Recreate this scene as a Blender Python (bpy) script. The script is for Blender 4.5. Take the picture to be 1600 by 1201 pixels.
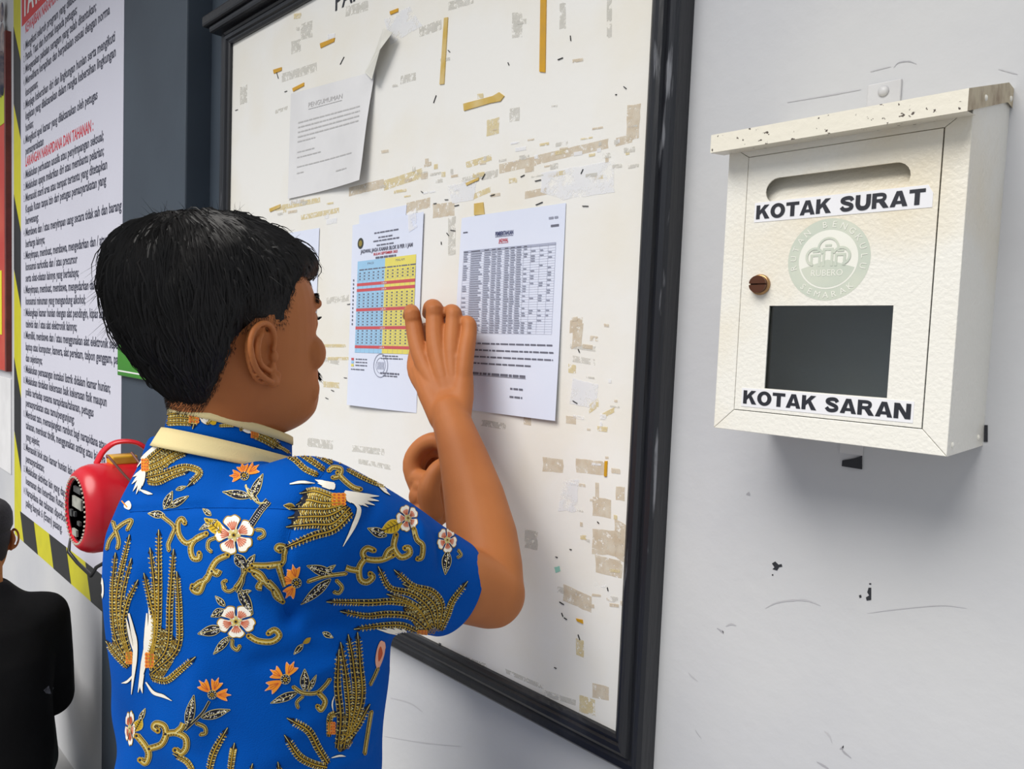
import bpy, bmesh, math, random
import numpy as np
from mathutils import Vector, Matrix
from mathutils.bvhtree import BVHTree

# ------------------------------------------------------------------ clear, camera, world, sun, exposure
for o in list(bpy.data.objects):
    bpy.data.objects.remove(o)
scn = bpy.context.scene
COL = scn.collection

FPX = 1150.0                      # focal length in pixels of the 1600 x 1201 frame
CAM = np.array([0.0, -0.77, 1.53])
ROT = np.array([[0.71281968, 0.07188862, -0.6976533],      # camera axes (right, down, forward) in the world
                [0.70020459, -0.01618387, 0.71375879],
                [0.04002041, -0.99728136, -0.06187292]])
cam_d = bpy.data.cameras.new('camera')
cam_d.sensor_width = 36.0
cam_d.lens = FPX / 1600 * 36
cam_d.clip_start = 0.02
cam = bpy.data.objects.new('camera', cam_d)
COL.objects.link(cam)
M = Matrix([[ROT[0, 0], -ROT[0, 1], -ROT[0, 2], CAM[0]],
            [ROT[1, 0], -ROT[1, 1], -ROT[1, 2], CAM[1]],
            [ROT[2, 0], -ROT[2, 1], -ROT[2, 2], CAM[2]], [0, 0, 0, 1]])
cam.matrix_world = M
scn.camera = cam

world = bpy.data.worlds.new('overcast_sky')
scn.world = world
world.use_nodes = True
bg = world.node_tree.nodes['Background']
bg.inputs[0].default_value = (0.86, 0.92, 1.0, 1)
bg.inputs[1].default_value = 0.46

sun_d = bpy.data.lights.new('sky_sun_offscreen', 'SUN')
sun_d.energy = 3.3
sun_d.angle = math.radians(45)
sun_d.color = (1.0, 0.96, 0.9)
sun = bpy.data.objects.new('sky_sun_offscreen', sun_d)
COL.objects.link(sun)
sun.rotation_euler = Vector((0.10, 0.80, -1.0)).to_track_quat('-Z', 'Y').to_euler()

scn.view_settings.view_transform = 'Standard'
scn.view_settings.look = 'None'
scn.view_settings.gamma = 1.0
scn.view_settings.use_curve_mapping = False
scn.view_settings.exposure = 0.17


def P(px, py, D):
    """world point seen at a pixel of the photograph, at depth D"""
    return Vector(CAM + ROT @ np.array([(px - 800) * D / FPX, (py - 600.5) * D / FPX, D]))


def W(px, py, y):
    """world point seen at a pixel, on the plane at distance y of the board surface"""
    r = ROT @ np.array([px - 800, py - 600.5, FPX])
    t = (y - CAM[1]) / r[1]
    return Vector(CAM + r * t)


# ------------------------------------------------------------------ helpers
def srgb(r, g, b):
    def c(v):
        v /= 255.0
        return v / 12.92 if v <= 0.04045 else ((v + 0.055) / 1.055) ** 2.4
    return (c(r), c(g), c(b), 1)


MATS = {}


def mat(name, col, rough=0.6, var=0.0, scale=20.0, col2=None, lo=0.4, hi=0.7, bump=0.0, bscale=150.0, metal=0.0, spec=0.5, sss=0.0, detail=6.0, stretch=None, sheen=0.0):
    """procedural material: base colour broken up by noise, with fine relief"""
    if name in MATS:
        return MATS[name]
    m = bpy.data.materials.new(name)
    m.use_nodes = True
    nt = m.node_tree
    b = nt.nodes['Principled BSDF']
    b.inputs['Roughness'].default_value = rough
    b.inputs['Metallic'].default_value = metal
    b.inputs['Specular IOR Level'].default_value = spec
    if sss:
        b.inputs['Subsurface Weight'].default_value = sss
        b.inputs['Subsurface Radius'].default_value = (0.012, 0.005, 0.003)
        b.inputs['Subsurface Scale'].default_value = 0.6
    if sheen:
        b.inputs['Sheen Weight'].default_value = sheen
    tc = nt.nodes.new('ShaderNodeTexCoord')
    mp = nt.nodes.new('ShaderNodeMapping')
    if stretch:
        mp.inputs['Scale'].default_value = stretch
    nt.links.new(tc.outputs['Object'], mp.inputs['Vector'])
    n = nt.nodes.new('ShaderNodeTexNoise')
    n.inputs['Scale'].default_value = scale
    n.inputs['Detail'].default_value = detail
    nt.links.new(mp.outputs[0], n.inputs['Vector'])
    r = nt.nodes.new('ShaderNodeValToRGB')
    r.color_ramp.elements[0].position = lo
    r.color_ramp.elements[1].position = hi
    c2 = col2 if col2 else tuple(max(0, min(1, c * (1 - var))) for c in col[:3]) + (1,)
    r.color_ramp.elements[0].color = col
    r.color_ramp.elements[1].color = c2
    nt.links.new(n.outputs['Fac'], r.inputs['Fac'])
    nt.links.new(r.outputs['Color'], b.inputs['Base Color'])
    if bump:
        n2 = nt.nodes.new('ShaderNodeTexNoise')
        n2.inputs['Scale'].default_value = bscale
        n2.inputs['Detail'].default_value = 4
        nt.links.new(mp.outputs[0], n2.inputs['Vector'])
        bp = nt.nodes.new('ShaderNodeBump')
        bp.inputs['Strength'].default_value = bump
        bp.inputs['Distance'].default_value = 0.002
        nt.links.new(n2.outputs['Fac'], bp.inputs['Height'])
        nt.links.new(bp.outputs[0], b.inputs['Normal'])
    MATS[name] = m
    return m


def flake(name, col, col2, scale, thr):
    """thin torn residue: noise leaves holes through which the board shows"""
    m = mat(name, col, 0.7, col2=col2, scale=scale * 0.6)
    nt = m.node_tree
    out = nt.nodes['Material Output']
    b = nt.nodes['Principled BSDF']
    tr = nt.nodes.new('ShaderNodeBsdfTransparent')
    mx = nt.nodes.new('ShaderNodeMixShader')
    tc = nt.nodes.new('ShaderNodeTexCoord')
    n = nt.nodes.new('ShaderNodeTexNoise')
    n.inputs['Scale'].default_value = scale
    n.inputs['Detail'].default_value = 5
    n.inputs['Roughness'].default_value = 0.7
    nt.links.new(tc.outputs['Object'], n.inputs['Vector'])
    r = nt.nodes.new('ShaderNodeValToRGB')
    r.color_ramp.elements[0].position = thr
    r.color_ramp.elements[1].position = thr + 0.10
    r.color_ramp.elements[0].color = (0, 0, 0, 1)
    r.color_ramp.elements[1].color = (0.75, 0.75, 0.75, 1)
    nt.links.new(n.outputs['Fac'], r.inputs['Fac'])
    nt.links.new(r.outputs['Color'], mx.inputs['Fac'])
    nt.links.new(tr.outputs[0], mx.inputs[1])
    nt.links.new(b.outputs[0], mx.inputs[2])
    nt.links.new(mx.outputs[0], out.inputs['Surface'])
    return m


def mk(name, verts, faces, m, parent=None, smooth=False, mi=None):
    me = bpy.data.meshes.new(name)
    me.from_pydata([tuple(v) for v in verts], [], faces)
    for x in (m if isinstance(m, (list, tuple)) else [m]):
        me.materials.append(x)
    if mi is not None:
        me.polygons.foreach_set('material_index', mi)
    if smooth:
        me.polygons.foreach_set('use_smooth', [True] * len(me.polygons))
    me.update()
    o = bpy.data.objects.new(name, me)
    COL.objects.link(o)
    if parent:
        o.parent = parent
        o.matrix_parent_inverse = parent.matrix_world.inverted() if False else Matrix.Translation(-parent.location)
    return o


def empty(name, loc, label=None, cat=None, group=None):
    o = bpy.data.objects.new(name, None)
    COL.objects.link(o)
    o.location = loc
    o.empty_display_size = 0.05
    if label:
        tag(o, label, cat, group)
    return o


def tag(o, label, cat, group=None):
    o['label'] = label
    o['category'] = cat
    if group:
        o['group'] = group
    return o


def struct(o):
    o['kind'] = 'structure'
    return o


class MB:
    """collects shapes into one mesh"""
    def __init__(s):
        s.v, s.f, s.mi = [], [], []

    def add(s, vs, fs, mi=0):
        b = len(s.v)
        s.v += [Vector(v) for v in vs]
        s.f += [tuple(i + b for i in f) for f in fs]
        s.mi += [mi] * len(fs)
        return s

    def box(s, a, b, mi=0):
        x0, y0, z0 = a
        x1, y1, z1 = b
        vs = [(x0, y0, z0), (x1, y0, z0), (x1, y1, z0), (x0, y1, z0), (x0, y0, z1), (x1, y0, z1), (x1, y1, z1), (x0, y1, z1)]
        return s.add(vs, [(0, 3, 2, 1), (4, 5, 6, 7), (0, 1, 5, 4), (1, 2, 6, 5), (2, 3, 7, 6), (3, 0, 4, 7)], mi)

    def quad(s, a, b, c, d, mi=0):
        return s.add([a, b, c, d], [(0, 1, 2, 3)], mi)

    def ring(s, rings, closed_ends=True, mi=0):
        n = len(rings[0])
        vs = [p for r in rings for p in r]
        fs = []
        for i in range(len(rings) - 1):
            for j in range(n):
                k = (j + 1) % n
                fs.append((i * n + j, i * n + k, (i + 1) * n + k, (i + 1) * n + j))
        if closed_ends:
            fs.append(tuple(reversed(range(n))))
            fs.append(tuple((len(rings) - 1) * n + j for j in range(n)))
        return s.add(vs, fs, mi)

    def tube(s, pts, rad, n=12, mi=0, caps=True, up=None, flat=1.0):
        """round tube along points, one radius per point, rounded ends"""
        pts = [Vector(p) for p in pts]
        rad = list(rad) if hasattr(rad, '__len__') else [rad] * len(pts)
        rings = []
        prev = None
        for i, p in enumerate(pts):
            d = (pts[min(i + 1, len(pts) - 1)] - pts[max(i - 1, 0)]).normalized()
            ref = Vector(up) if up else (prev if prev else (Vector((0, 0, 1)) if abs(d.z) < 0.9 else Vector((1, 0, 0))))
            u = (ref - d * ref.dot(d)).normalized()
            w = d.cross(u)
            prev = u
            if i == 0 and caps:
                for a in (80, 50, 25):
                    rr = rad[0] * math.cos(math.radians(a))
                    off = -d * rad[0] * math.sin(math.radians(a))
                    rings.append([p + off + u * (math.cos(2 * math.pi * j / n) * rr) + w * (math.sin(2 * math.pi * j / n) * rr * flat) for j in range(n)])
            rings.append([p + u * (math.cos(2 * math.pi * j / n) * rad[i]) + w * (math.sin(2 * math.pi * j / n) * rad[i] * flat) for j in range(n)])
            if i == len(pts) - 1 and caps:
                for a in (25, 50, 80):
                    rr = rad[-1] * math.cos(math.radians(a))
                    off = d * rad[-1] * math.sin(math.radians(a))
                    rings.append([p + off + u * (math.cos(2 * math.pi * j / n) * rr) + w * (math.sin(2 * math.pi * j / n) * rr * flat) for j in range(n)])
        return s.ring(rings, True, mi)

    def ell(s, c, r, mi=0, rot=None, nu=16, nv=10):
        c = Vector(c)
        rings = []
        for i in range(1, nv):
            t = math.pi * i / nv
            rr = []
            for j in range(nu):
                a = 2 * math.pi * j / nu
                p = Vector((r[0] * math.sin(t) * math.cos(a), r[1] * math.sin(t) * math.sin(a), -r[2] * math.cos(t)))
                rr.append(c + (rot @ p if rot else p))
            rings.append(rr)
        return s.ring(rings, True, mi)

    def build(s, name, m, parent=None, smooth=False):
        return mk(name, s.v, s.f, m, parent, smooth, s.mi)


def bevel(o, w=0.001, seg=2):
    bm = bmesh.new()
    bm.from_mesh(o.data)
    bmesh.ops.bevel(bm, geom=bm.edges[:], offset=w, segments=seg, affect='EDGES', profile=0.5, clamp_overlap=True)
    bm.to_mesh(o.data)
    bm.free()
    return o


def spline(pts, n=8, closed=False):
    """Catmull-Rom through points of any dimension"""
    pts = [np.array(p, float) for p in pts]
    out = []
    N = len(pts)
    rng = range(N) if closed else range(N - 1)
    for i in rng:
        if closed:
            a, b, c, d = pts[i - 1], pts[i], pts[(i + 1) % N], pts[(i + 2) % N]
        else:
            b, c = pts[i], pts[i + 1]
            a = pts[i - 1] if i > 0 else 2 * b - c
            d = pts[i + 2] if i + 2 < N else 2 * c - b
        for k in range(n):
            t = k / n
            out.append(0.5 * ((2 * b) + (-a + c) * t + (2 * a - 5 * b + 4 * c - d) * t * t + (-a + 3 * b - 3 * c + d) * t ** 3))
    if not closed:
        out.append(pts[-1])
    return out


def text2d(s, bold=0.0):
    """text as flat triangles (unit size); returns verts [(x, y)], faces, width"""
    cu = bpy.data.curves.new('t', 'FONT')
    cu.body = s
    cu.size = 1.0
    cu.resolution_u = 2
    cu.offset = bold
    ob = bpy.data.objects.new('t', cu)
    COL.objects.link(ob)
    dg = bpy.context.evaluated_depsgraph_get()
    me = bpy.data.meshes.new_from_object(ob.evaluated_get(dg))
    vs = [(v.co.x, v.co.y) for v in me.vertices]
    fs = [tuple(p.vertices) for p in me.polygons]
    bpy.data.objects.remove(ob)
    bpy.data.curves.remove(cu)
    bpy.data.meshes.remove(me)
    xs = [v[0] for v in vs] or [0, 1]
    return vs, fs, min(xs), max(xs)


def put_text(mb, s, o, u, v, h, width=None, sx=None, align='L', bold=0.0, mi=0):
    """lay text on a plane: o origin of the baseline, u and v unit axes, h cap height; width squeezes it to fit"""
    vs, fs, x0, x1 = text2d(s, bold)
    sc = h / 0.70
    w = (x1 - x0)
    k = width / w if width else sc * (sx or 1.0)
    tot = w * k
    off = {'L': 0, 'C': -tot / 2, 'R': -tot}[align]
    o = Vector(o)
    mb.add([o + u * (off + (x - x0) * k) + v * (y * sc) for x, y in vs], fs, mi)
    return tot


XA, ZA = Vector((1, 0, 0)), Vector((0, 0, 1))
RND = random.Random(7)

# ------------------------------------------------------------------ materials of the place
m_wall = mat('painted_wall', srgb(203, 204, 206), 0.55, col2=srgb(186, 188, 195), scale=2.2, lo=0.35, hi=0.75, bump=0.25, bscale=60)
m_wall2 = m_wall
m_grey = mat('slate_grey_paint', srgb(60, 71, 83), 0.6, col2=srgb(55, 65, 77), scale=4, bump=0.1, bscale=50)
m_floor = mat('floor_tile', srgb(150, 150, 150), 0.35, col2=srgb(130, 130, 132), scale=3)
m_ceil = mat('light_block_paint', srgb(200, 198, 192), 0.8, var=0.1)
m_black = mat('black_paint', srgb(22, 23, 28), 0.35, col2=srgb(46, 48, 54), scale=14, lo=0.55, hi=0.8, bump=0.3, bscale=90)
m_blackg = mat('worn_black_paint', srgb(30, 32, 38), 0.38, col2=srgb(120, 122, 128), scale=60, lo=0.66, hi=0.74, bump=0.4, bscale=200, stretch=(1, 1, 0.12))
m_board = mat('white_board', srgb(238, 237, 233), 0.5, col2=srgb(234, 229, 216), scale=5, lo=0.45, hi=0.75, bump=0.12, bscale=80)
m_paper = mat('white_paper', srgb(226, 232, 249), 0.7, col2=srgb(219, 226, 245), scale=6)
m_oldp = mat('grey_paper', srgb(226, 226, 228), 0.7, col2=srgb(214, 214, 216), scale=8)
m_ink = mat('print_ink', srgb(112, 114, 130), 0.7, var=0.2)
m_inkg = mat('grey_ink', srgb(156, 161, 180), 0.7, var=0.2)
m_inkl = mat('faded_ink', srgb(194, 193, 193), 0.7, var=0.1)
m_redink = mat('red_ink', srgb(200, 50, 60), 0.7, var=0.1)
m_bluec = mat('blue_cell', srgb(160, 205, 238), 0.7, var=0.05)
m_yelc = mat('yellow_cell', srgb(232, 220, 110), 0.7, var=0.05)
m_redc = mat('red_cell', srgb(205, 90, 96), 0.7, var=0.05)
m_tape = mat('yellow_tape', srgb(214, 160, 20), 0.4, col2=srgb(196, 150, 50), scale=30)
m_tapef = mat('faded_yellow_tape', srgb(205, 172, 84), 0.5, col2=srgb(214, 190, 130), scale=40)
m_res = flake('tape_residue', srgb(214, 198, 174), srgb(228, 219, 202), 110, 0.37)
m_resy = flake('yellow_residue', srgb(226, 208, 158), srgb(232, 220, 184), 110, 0.40)
m_resg = flake('grey_residue', srgb(212, 210, 202), srgb(224, 222, 216), 90, 0.42)
m_resw = flake('white_residue', srgb(246, 247, 250), srgb(240, 242, 248), 30, 0.4)
m_staple = mat('dark_staple', srgb(60, 60, 62), 0.4, metal=0.6)
m_cream = mat('cream_enamel', srgb(238, 236, 228), 0.32, col2=srgb(230, 219, 194), scale=7, lo=0.5, hi=0.8, bump=0.35, bscale=260)
m_creamd = m_cream
m_capm = mat('cream_enamel_chipped', srgb(234, 229, 214), 0.35, col2=srgb(84, 74, 66), scale=210, lo=0.655, hi=0.68, bump=0.2, bscale=150)
m_rust = mat('rusty_corner', srgb(196, 182, 152), 0.5, col2=srgb(128, 98, 66), scale=45, lo=0.45, hi=0.75, bump=0.3)
m_glass = mat('tinted_glass', srgb(196, 204, 210), 0.03, var=0.05, scale=6)
m_glass.node_tree.nodes['Principled BSDF'].inputs['Transmission Weight'].default_value = 1.0
m_lock = mat('bronze_lock', srgb(96, 58, 40), 0.35, metal=0.5, var=0.3)
m_brass = mat('brass_ring', srgb(178, 140, 96), 0.3, metal=0.7, var=0.2)
m_sticker = mat('sticker_white', srgb(238, 238, 242), 0.4, var=0.03)
m_letter = mat('letter_black', srgb(34, 36, 46), 0.5, var=0.1)
m_embg = mat('emblem_green', srgb(200, 208, 194), 0.4, col2=srgb(212, 216, 200), scale=30)
m_embw = mat('emblem_white', srgb(240, 240, 230), 0.4, var=0.04)
m_metal = mat('painted_metal', srgb(206, 206, 208), 0.4, var=0.1, bump=0.1)
m_chip = mat('dark_chip', srgb(40, 42, 48), 0.7)
m_banner = mat('banner_vinyl', srgb(214, 214, 228), 0.5, var=0.03, scale=4)
m_hazy = mat('hazard_yellow', srgb(206, 200, 16), 0.5, var=0.08)
m_hazk = mat('hazard_black', srgb(24, 26, 28), 0.5, var=0.1)
m_red = mat('red_plastic', srgb(214, 26, 44), 0.28, col2=srgb(196, 20, 38), scale=5)
m_redp = mat('poster_red', srgb(190, 60, 50), 0.6, col2=srgb(206, 96, 70), scale=3)
m_green = mat('green_sign', srgb(60, 140, 30), 0.4, col2=srgb(50, 124, 26), scale=6)
m_white = mat('white_print', srgb(235, 235, 235), 0.6)
m_wire = mat('brown_wire', srgb(120, 78, 70), 0.5)
m_kblack = mat('black_plastic', srgb(18, 18, 20), 0.4, var=0.2)

# ------------------------------------------------------------------ setting
WY = 0.02          # main wall surface
PY = -0.042        # front of the projecting wall section on the left
PX = -1.85         # its right-hand edge
GX = -2.45         # where its grey paint begins (behind the banner)
FRONT = -4.2
struct(MB().box((PX - 0.1, WY, 0), (4.0, WY + 0.2, 3.2)).build('wall_back', m_wall))
wl = struct(MB().box((-9.0, PY, 0), (GX, WY + 0.2, 3.2)).build('wall_left', m_wall2))
struct(bevel(MB().box((GX, PY, 0), (PX, WY + 0.2, 3.2)).build('trim_1', m_grey), 0.004))
struct(MB().box((-9.2, FRONT, 0), (-9.0, WY + 0.2, 3.2)).build('wall_end_light_block', m_wall2))  # unseen end wall, added to darken the left side
struct(MB().box((-14, -16, -0.1), (12, WY + 0.2, 0)).build('floor', m_floor))
struct(MB().box((PX - 0.01, WY - 0.001, 0), (-1.72, WY + 0.05, 3.2)).build('trim_2', m_grey))
struct(MB().box((-9.2, -0.9, 3.2), (4.0, WY + 0.2, 3.3)).build('ceiling_light_block', m_ceil))  # unseen overhang, added to shape the light falling from above

# wall chips and scuffs (each chip of missing paint is a small sunken-looking dark flake)
def chip(pxs, y, parent, name='paint_chip', m=m_chip):
    pts = [W(a, b, y) for a, b in pxs]
    back = [p + Vector((0, 0.002, 0)) for p in pts]
    n = len(pts)
    fs = [tuple(range(n)), tuple(range(2 * n - 1, n - 1, -1))] + [(i, n + i, n + (i + 1) % n, (i + 1) % n) for i in range(n)]
    o = mk(name, pts + back, fs, m, parent)
    return o
wall = bpy.data.objects['wall_back']
for c in ([(1206, 880), (1211, 877), (1216, 882), (1221, 881), (1222, 885), (1217, 886), (1214, 891), (1207, 889), (1210, 886)],
          [(1357, 918), (1361, 918), (1361, 937), (1354, 938), (1353, 933), (1358, 930), (1355, 925)],
          [(1342, 930), (1345, 929), (1346, 933), (1343, 934)], [(1358, 911), (1361, 911), (1361, 913), (1358, 913)],
          [(1206, 897), (1208, 897), (1208, 899), (1206, 899)]):
    chip(c, WY - 0.0006, wall)
m_scuff = mat('scuff', srgb(186, 186, 190), 0.7, var=0.1)
m_scuffd = mat('scuff_dark', srgb(168, 168, 174), 0.7, var=0.1)
def scuff(pts, w, m=m_scuff):
    sp = spline(pts, 6)
    vs, fs = [], []
    for i, p in enumerate(sp):
        ww = w * (0.3 + 0.7 * math.sin(math.pi * i / (len(sp) - 1))) * (0.7 + 0.5 * RND.random())
        vs += [W(p[0], p[1] - ww / 2, WY - 0.0004), W(p[0], p[1] + ww / 2, WY - 0.0004)]
    fs = [(2 * i, 2 * i + 1, 2 * i + 3, 2 * i + 2) for i in range(len(sp) - 1)]
    return mk('scuff_mark', vs, fs, m, wall)
scuff([(1196, 950), (1212, 942), (1235, 938), (1260, 938), (1282, 946)], 3)
scuff([(1355, 958), (1400, 952), (1470, 946), (1510, 950)], 1.5)
scuff([(1120, 981), (1130, 988), (1128, 984)], 4, m_scuffd)
scuff([(1134, 978), (1142, 975), (1150, 977)], 3)
scuff([(1086, 1140), (1090, 1146), (1096, 1154)], 2, m_scuffd)
scuff([(1288, 1142), (1296, 1150), (1300, 1160)], 5)
scuff([(1312, 1170), (1318, 1166), (1316, 1172), (1330, 1184)], 5, m_scuffd)
scuff([(1276, 1190), (1290, 1198), (1300, 1206)], 4, m_scuffd)
scuff([(1166, 772), (1170, 771), (1172, 773)], 6, m_scuffd)
scuff([(1396, 106), (1404, 98), (1420, 96), (1432, 100)], 2, m_scuffd)
scuff([(1230, 160), (1300, 148), (1345, 140)], 2)
scuff([(1360, 112), (1375, 108), (1392, 104)], 2)
scuff([(1560, 108), (1575, 112), (1590, 116)], 2)
scuff([(610, 1090), (640, 1098), (660, 1112)], 2)
scuff([(600, 1150), (660, 1160), (720, 1166)], 1.5)
scuff([(1075, 1050), (1080, 1056), (1090, 1064)], 3)

# ------------------------------------------------------------------ notice board
BX0, BX1, BZ0, BZ1 = -1.691, -0.535, 1.027, 2.178
board = empty('notice_board', (-1.11, WY, BZ0 - 0.05), 'large white notice board in a worn black moulded frame on the wall', 'notice board')
MB().box((BX0 - 0.01, 0.0, BZ0 - 0.01), (BX1 + 0.01, WY + 0.002, BZ1 + 0.01)).build('panel', m_board, board)

# moulded frame rail: profile across (distance from the inner edge outward, height towards the viewer)
PROF = [(0.0, 0.0), (0.0, 0.006), (0.004, 0.009), (0.008, 0.009), (0.010, 0.013), (0.016, 0.0145), (0.021, 0.012), (0.024, 0.007), (0.029, 0.010), (0.037, 0.011), (0.0415, 0.007), (0.043, -WY)]
def rail(x0, z0, x1, z1, nrm, m, name='frame_rail'):
    """mitred rail from corner to corner; nrm is the outward direction in the wall plane"""
    d = (Vector((x1, 0, z1)) - Vector((x0, 0, z0))).normalized()
    n = Vector(nrm)
    rings = []
    for (cx, cz, s) in ((x0, z0, -1), (x1, z1, 1)):
        rings.append([Vector((cx, 0, cz)) + n * a + d * (s * a) + Vector((0, -h, 0)) for a, h in PROF])
    mb = MB()
    k = len(PROF)
    mb.add(rings[0] + rings[1], [(i, i + 1, k + i + 1, k + i) for i in range(k - 1)])
    mb.add(rings[0], [tuple(range(k))])
    mb.add(rings[1], [tuple(reversed(range(k)))])
    o = mb.build(name, m, board)
    return o
rail(BX0, BZ1, BX1, BZ1, (0, 0, 1), m_black)
rail(BX1, BZ1, BX1, BZ0, (1, 0, 0), m_blackg)
rail(BX1, BZ0, BX0, BZ0, (0, 0, -1), m_black)
rail(BX0, BZ0, BX0, BZ1, (-1, 0, 0), m_blackg)
# projecting ledge over the top rail, its end sticking out past the left side
o = MB().box((BX0 - 0.080, -0.040, BZ1 + 0.046), (BX1 + 0.080, WY, BZ1 + 0.070)).build('ledge', m_black, board)
bevel(o, 0.005)
o = MB().box((BX0 - 0.060, -0.032, BZ1 + 0.030), (BX1 + 0.060, WY, BZ1 + 0.047)).build('ledge_moulding', m_black, board)
bevel(o, 0.006)
m_redpaint = mat('old_red_paint', srgb(150, 42, 46), 0.5, col2=srgb(60, 30, 36), scale=50)
MB().box((BX0 - 0.0442, -0.006, 1.98), (BX0 - 0.0425, 0.012, 2.16)).build('paint_remnant', m_redpaint, board)

# words at the head of the board
mb = MB()
o0 = W(524, 12, -0.0004)
wd = put_text(mb, 'PAPAN', Vector((o0.x, -0.0006, o0.z - 0.006)), XA, ZA, 0.034, sx=1.05, bold=0.012)
mb.build('lettering', m_letter, board)
mb = MB()
put_text(mb, 'PENGUMUMAN', Vector((o0.x + wd + 0.025, -0.0006, o0.z - 0.006)), XA, ZA, 0.034, sx=1.05)
mb.build('lettering', m_letter, board)

# residue of old tape and torn paper
PO = [0]
def patch(px, m, name='tape_residue', rough=0.12, y=-0.0003):
    PO[0] += 1
    y = -0.00015 - 0.000003 * PO[0]
    pts = [W(a, b, y) for a, b in px]
    c = sum(pts, Vector()) / len(pts)
    out = []
    n = len(pts)
    for i in range(n):
        a, b = pts[i], pts[(i + 1) % n]
        L = (b - a).length
        k = max(2, min(9, int(L / 0.008)))
        for j in range(k):
            p = a.lerp(b, j / k)
            jit = (RND.random() - 0.6) * rough * min(0.02, (p - c).length)
            out.append(p + (p - c).normalized() * jit)
    vs = [c] + out
    k = len(out)
    for v in vs:
        v.y = y
    return mk(name, vs, [(0, 1 + i, 1 + (i + 1) % k) for i in range(k)], m, board)
def bar(x0, y0, x1, y1, h, m, **kw):
    """residue strip from pixel to pixel, h pixels tall"""
    return patch([(x0, y0 - h / 2), (x1, y1 - h / 2), (x1, y1 + h / 2), (x0, y0 + h / 2)], m, **kw)
RES = [(838, 250, 950, 224, 15, 0), (780, 264, 838, 251, 15, 0), (962, 222, 988, 216, 13, 0), (720, 284, 778, 270, 12, 2),
       (440, 122, 495, 104, 14, 2), (545, 300, 600, 286, 14, 0), (600, 290, 660, 270, 16, 1), (430, 326, 500, 312, 8, 1),
       (470, 340, 530, 328, 8, 1), (820, 305, 855, 298, 12, 0), (728, 258, 768, 246, 10, 1), (738, 308, 766, 296, 9, 1),
       (635, 325, 672, 316, 16, 0), (676, 330, 710, 326, 22, 0), (855, 275, 875, 271, 7, 1), (925, 278, 942, 276, 6, 1),
       (848, 725, 880, 728, 22, 0), (900, 727, 945, 732, 22, 0), (890, 510, 910, 506, 20, 0), (926, 790, 955, 796, 30, 0),
       (925, 845, 975, 850, 40, 0), (930, 880, 972, 890, 28, 0), (870, 920, 905, 930, 10, 2), (880, 925, 925, 945, 26, 0),
       (930, 765, 936, 766, 24, 0), (962, 770, 976, 772, 22, 0), (926, 1078, 952, 1084, 22, 0), (905, 1098, 930, 1106, 26, 1),
       (850, 1082, 900, 1098, 9, 2), (700, 1018, 760, 1040, 6, 2), (790, 1048, 850, 1074, 7, 2), (900, 1010, 912, 1014, 26, 1),
       (430, 175, 450, 168, 6, 2), (455, 75, 470, 70, 20, 2), (470, 50, 488, 45, 26, 2), (375, 150, 386, 146, 28, 2),
       (626, 125, 650, 119, 13, 2), (655, 50, 690, 38, 16, 2), (540, 18, 575, 8, 16, 2), (700, 10, 740, -2, 14, 2),
       (796, 180, 812, 178, 22, 2), (760, 200, 780, 196, 26, 1), (800, 40, 816, 38, 40, 2), (874, 25, 884, 24, 40, 2), (948, 30, 956, 28, 60, 2),
       (890, 540, 930, 545, 8, 2), (895, 560, 930, 566, 10, 2), (888, 575, 900, 577, 14, 1), (884, 655, 900, 657, 12, 0), (920, 640, 935, 628, 14, 1),
       (818, 657, 830, 659, 12, 0), (752, 660, 790, 666, 10, 2), (505, 600, 530, 602, 9, 1), (500, 560, 530, 566, 8, 2), (510, 470, 545, 465, 10, 2),
       (700, 370, 712, 368, 60, 2), (505, 540, 540, 540, 5, 1), (512, 560, 545, 560, 5, 1), (660, 860, 690, 868, 16, 2), (820, 840, 840, 846, 30, 2),
       (550, 700, 600, 706, 10, 2), (480, 690, 520, 695, 14, 2), (560, 720, 610, 730, 8, 2), (960, 840, 978, 850, 60, 0), (940, 650, 960, 640, 8, 1)]
RM = [m_res, m_resy, m_resg, m_resw]
for (a, b, c, d, h, k) in RES:
    bar(a, b, c, d, h, RM[k])
patch([(980, 164), (1001, 162), (998, 215), (978, 222)], m_res)
patch([(895, 510), (912, 504), (908, 540), (893, 545)], m_res)
for q in ([(845, 270), (960, 250), (960, 300), (880, 312), (845, 300)], [(880, 750), (905, 748), (900, 800), (872, 798)],
          [(895, 590), (935, 600), (930, 640), (890, 630)], [(600, 30), (640, 10), (660, 40), (610, 70)], [(700, 290), (745, 280), (740, 312), (706, 318)]):
    patch(q, m_resw)
patch([(866, 886), (874, 884), (876, 892), (868, 895)], mat('teal_speck', srgb(150, 205, 190), 0.6))

for k in range(130):                     # small flecks along the old pinning lines
    if k < 75:
        x = RND.uniform(430, 985)
        y = 322 - (x - 430) * 0.165 + RND.gauss(0, 18)
    elif k < 115:
        x = RND.uniform(845, 972)
        y = RND.uniform(480, 960)
    else:
        x = RND.uniform(450, 900)
        y = RND.uniform(15, 240)
    if 548 < x < 660 and y > 330 or 718 < x < 884 and y > 316 or 448 < x < 592 and 100 < y < 316:
        continue
    L = RND.uniform(4, 20)
    bar(x, y, x + L, y - L * (0.16 if y < 500 else -.12), RND.uniform(2, 9), RM[RND.choice((0, 0, 1, 2, 2, 3))])
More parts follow.
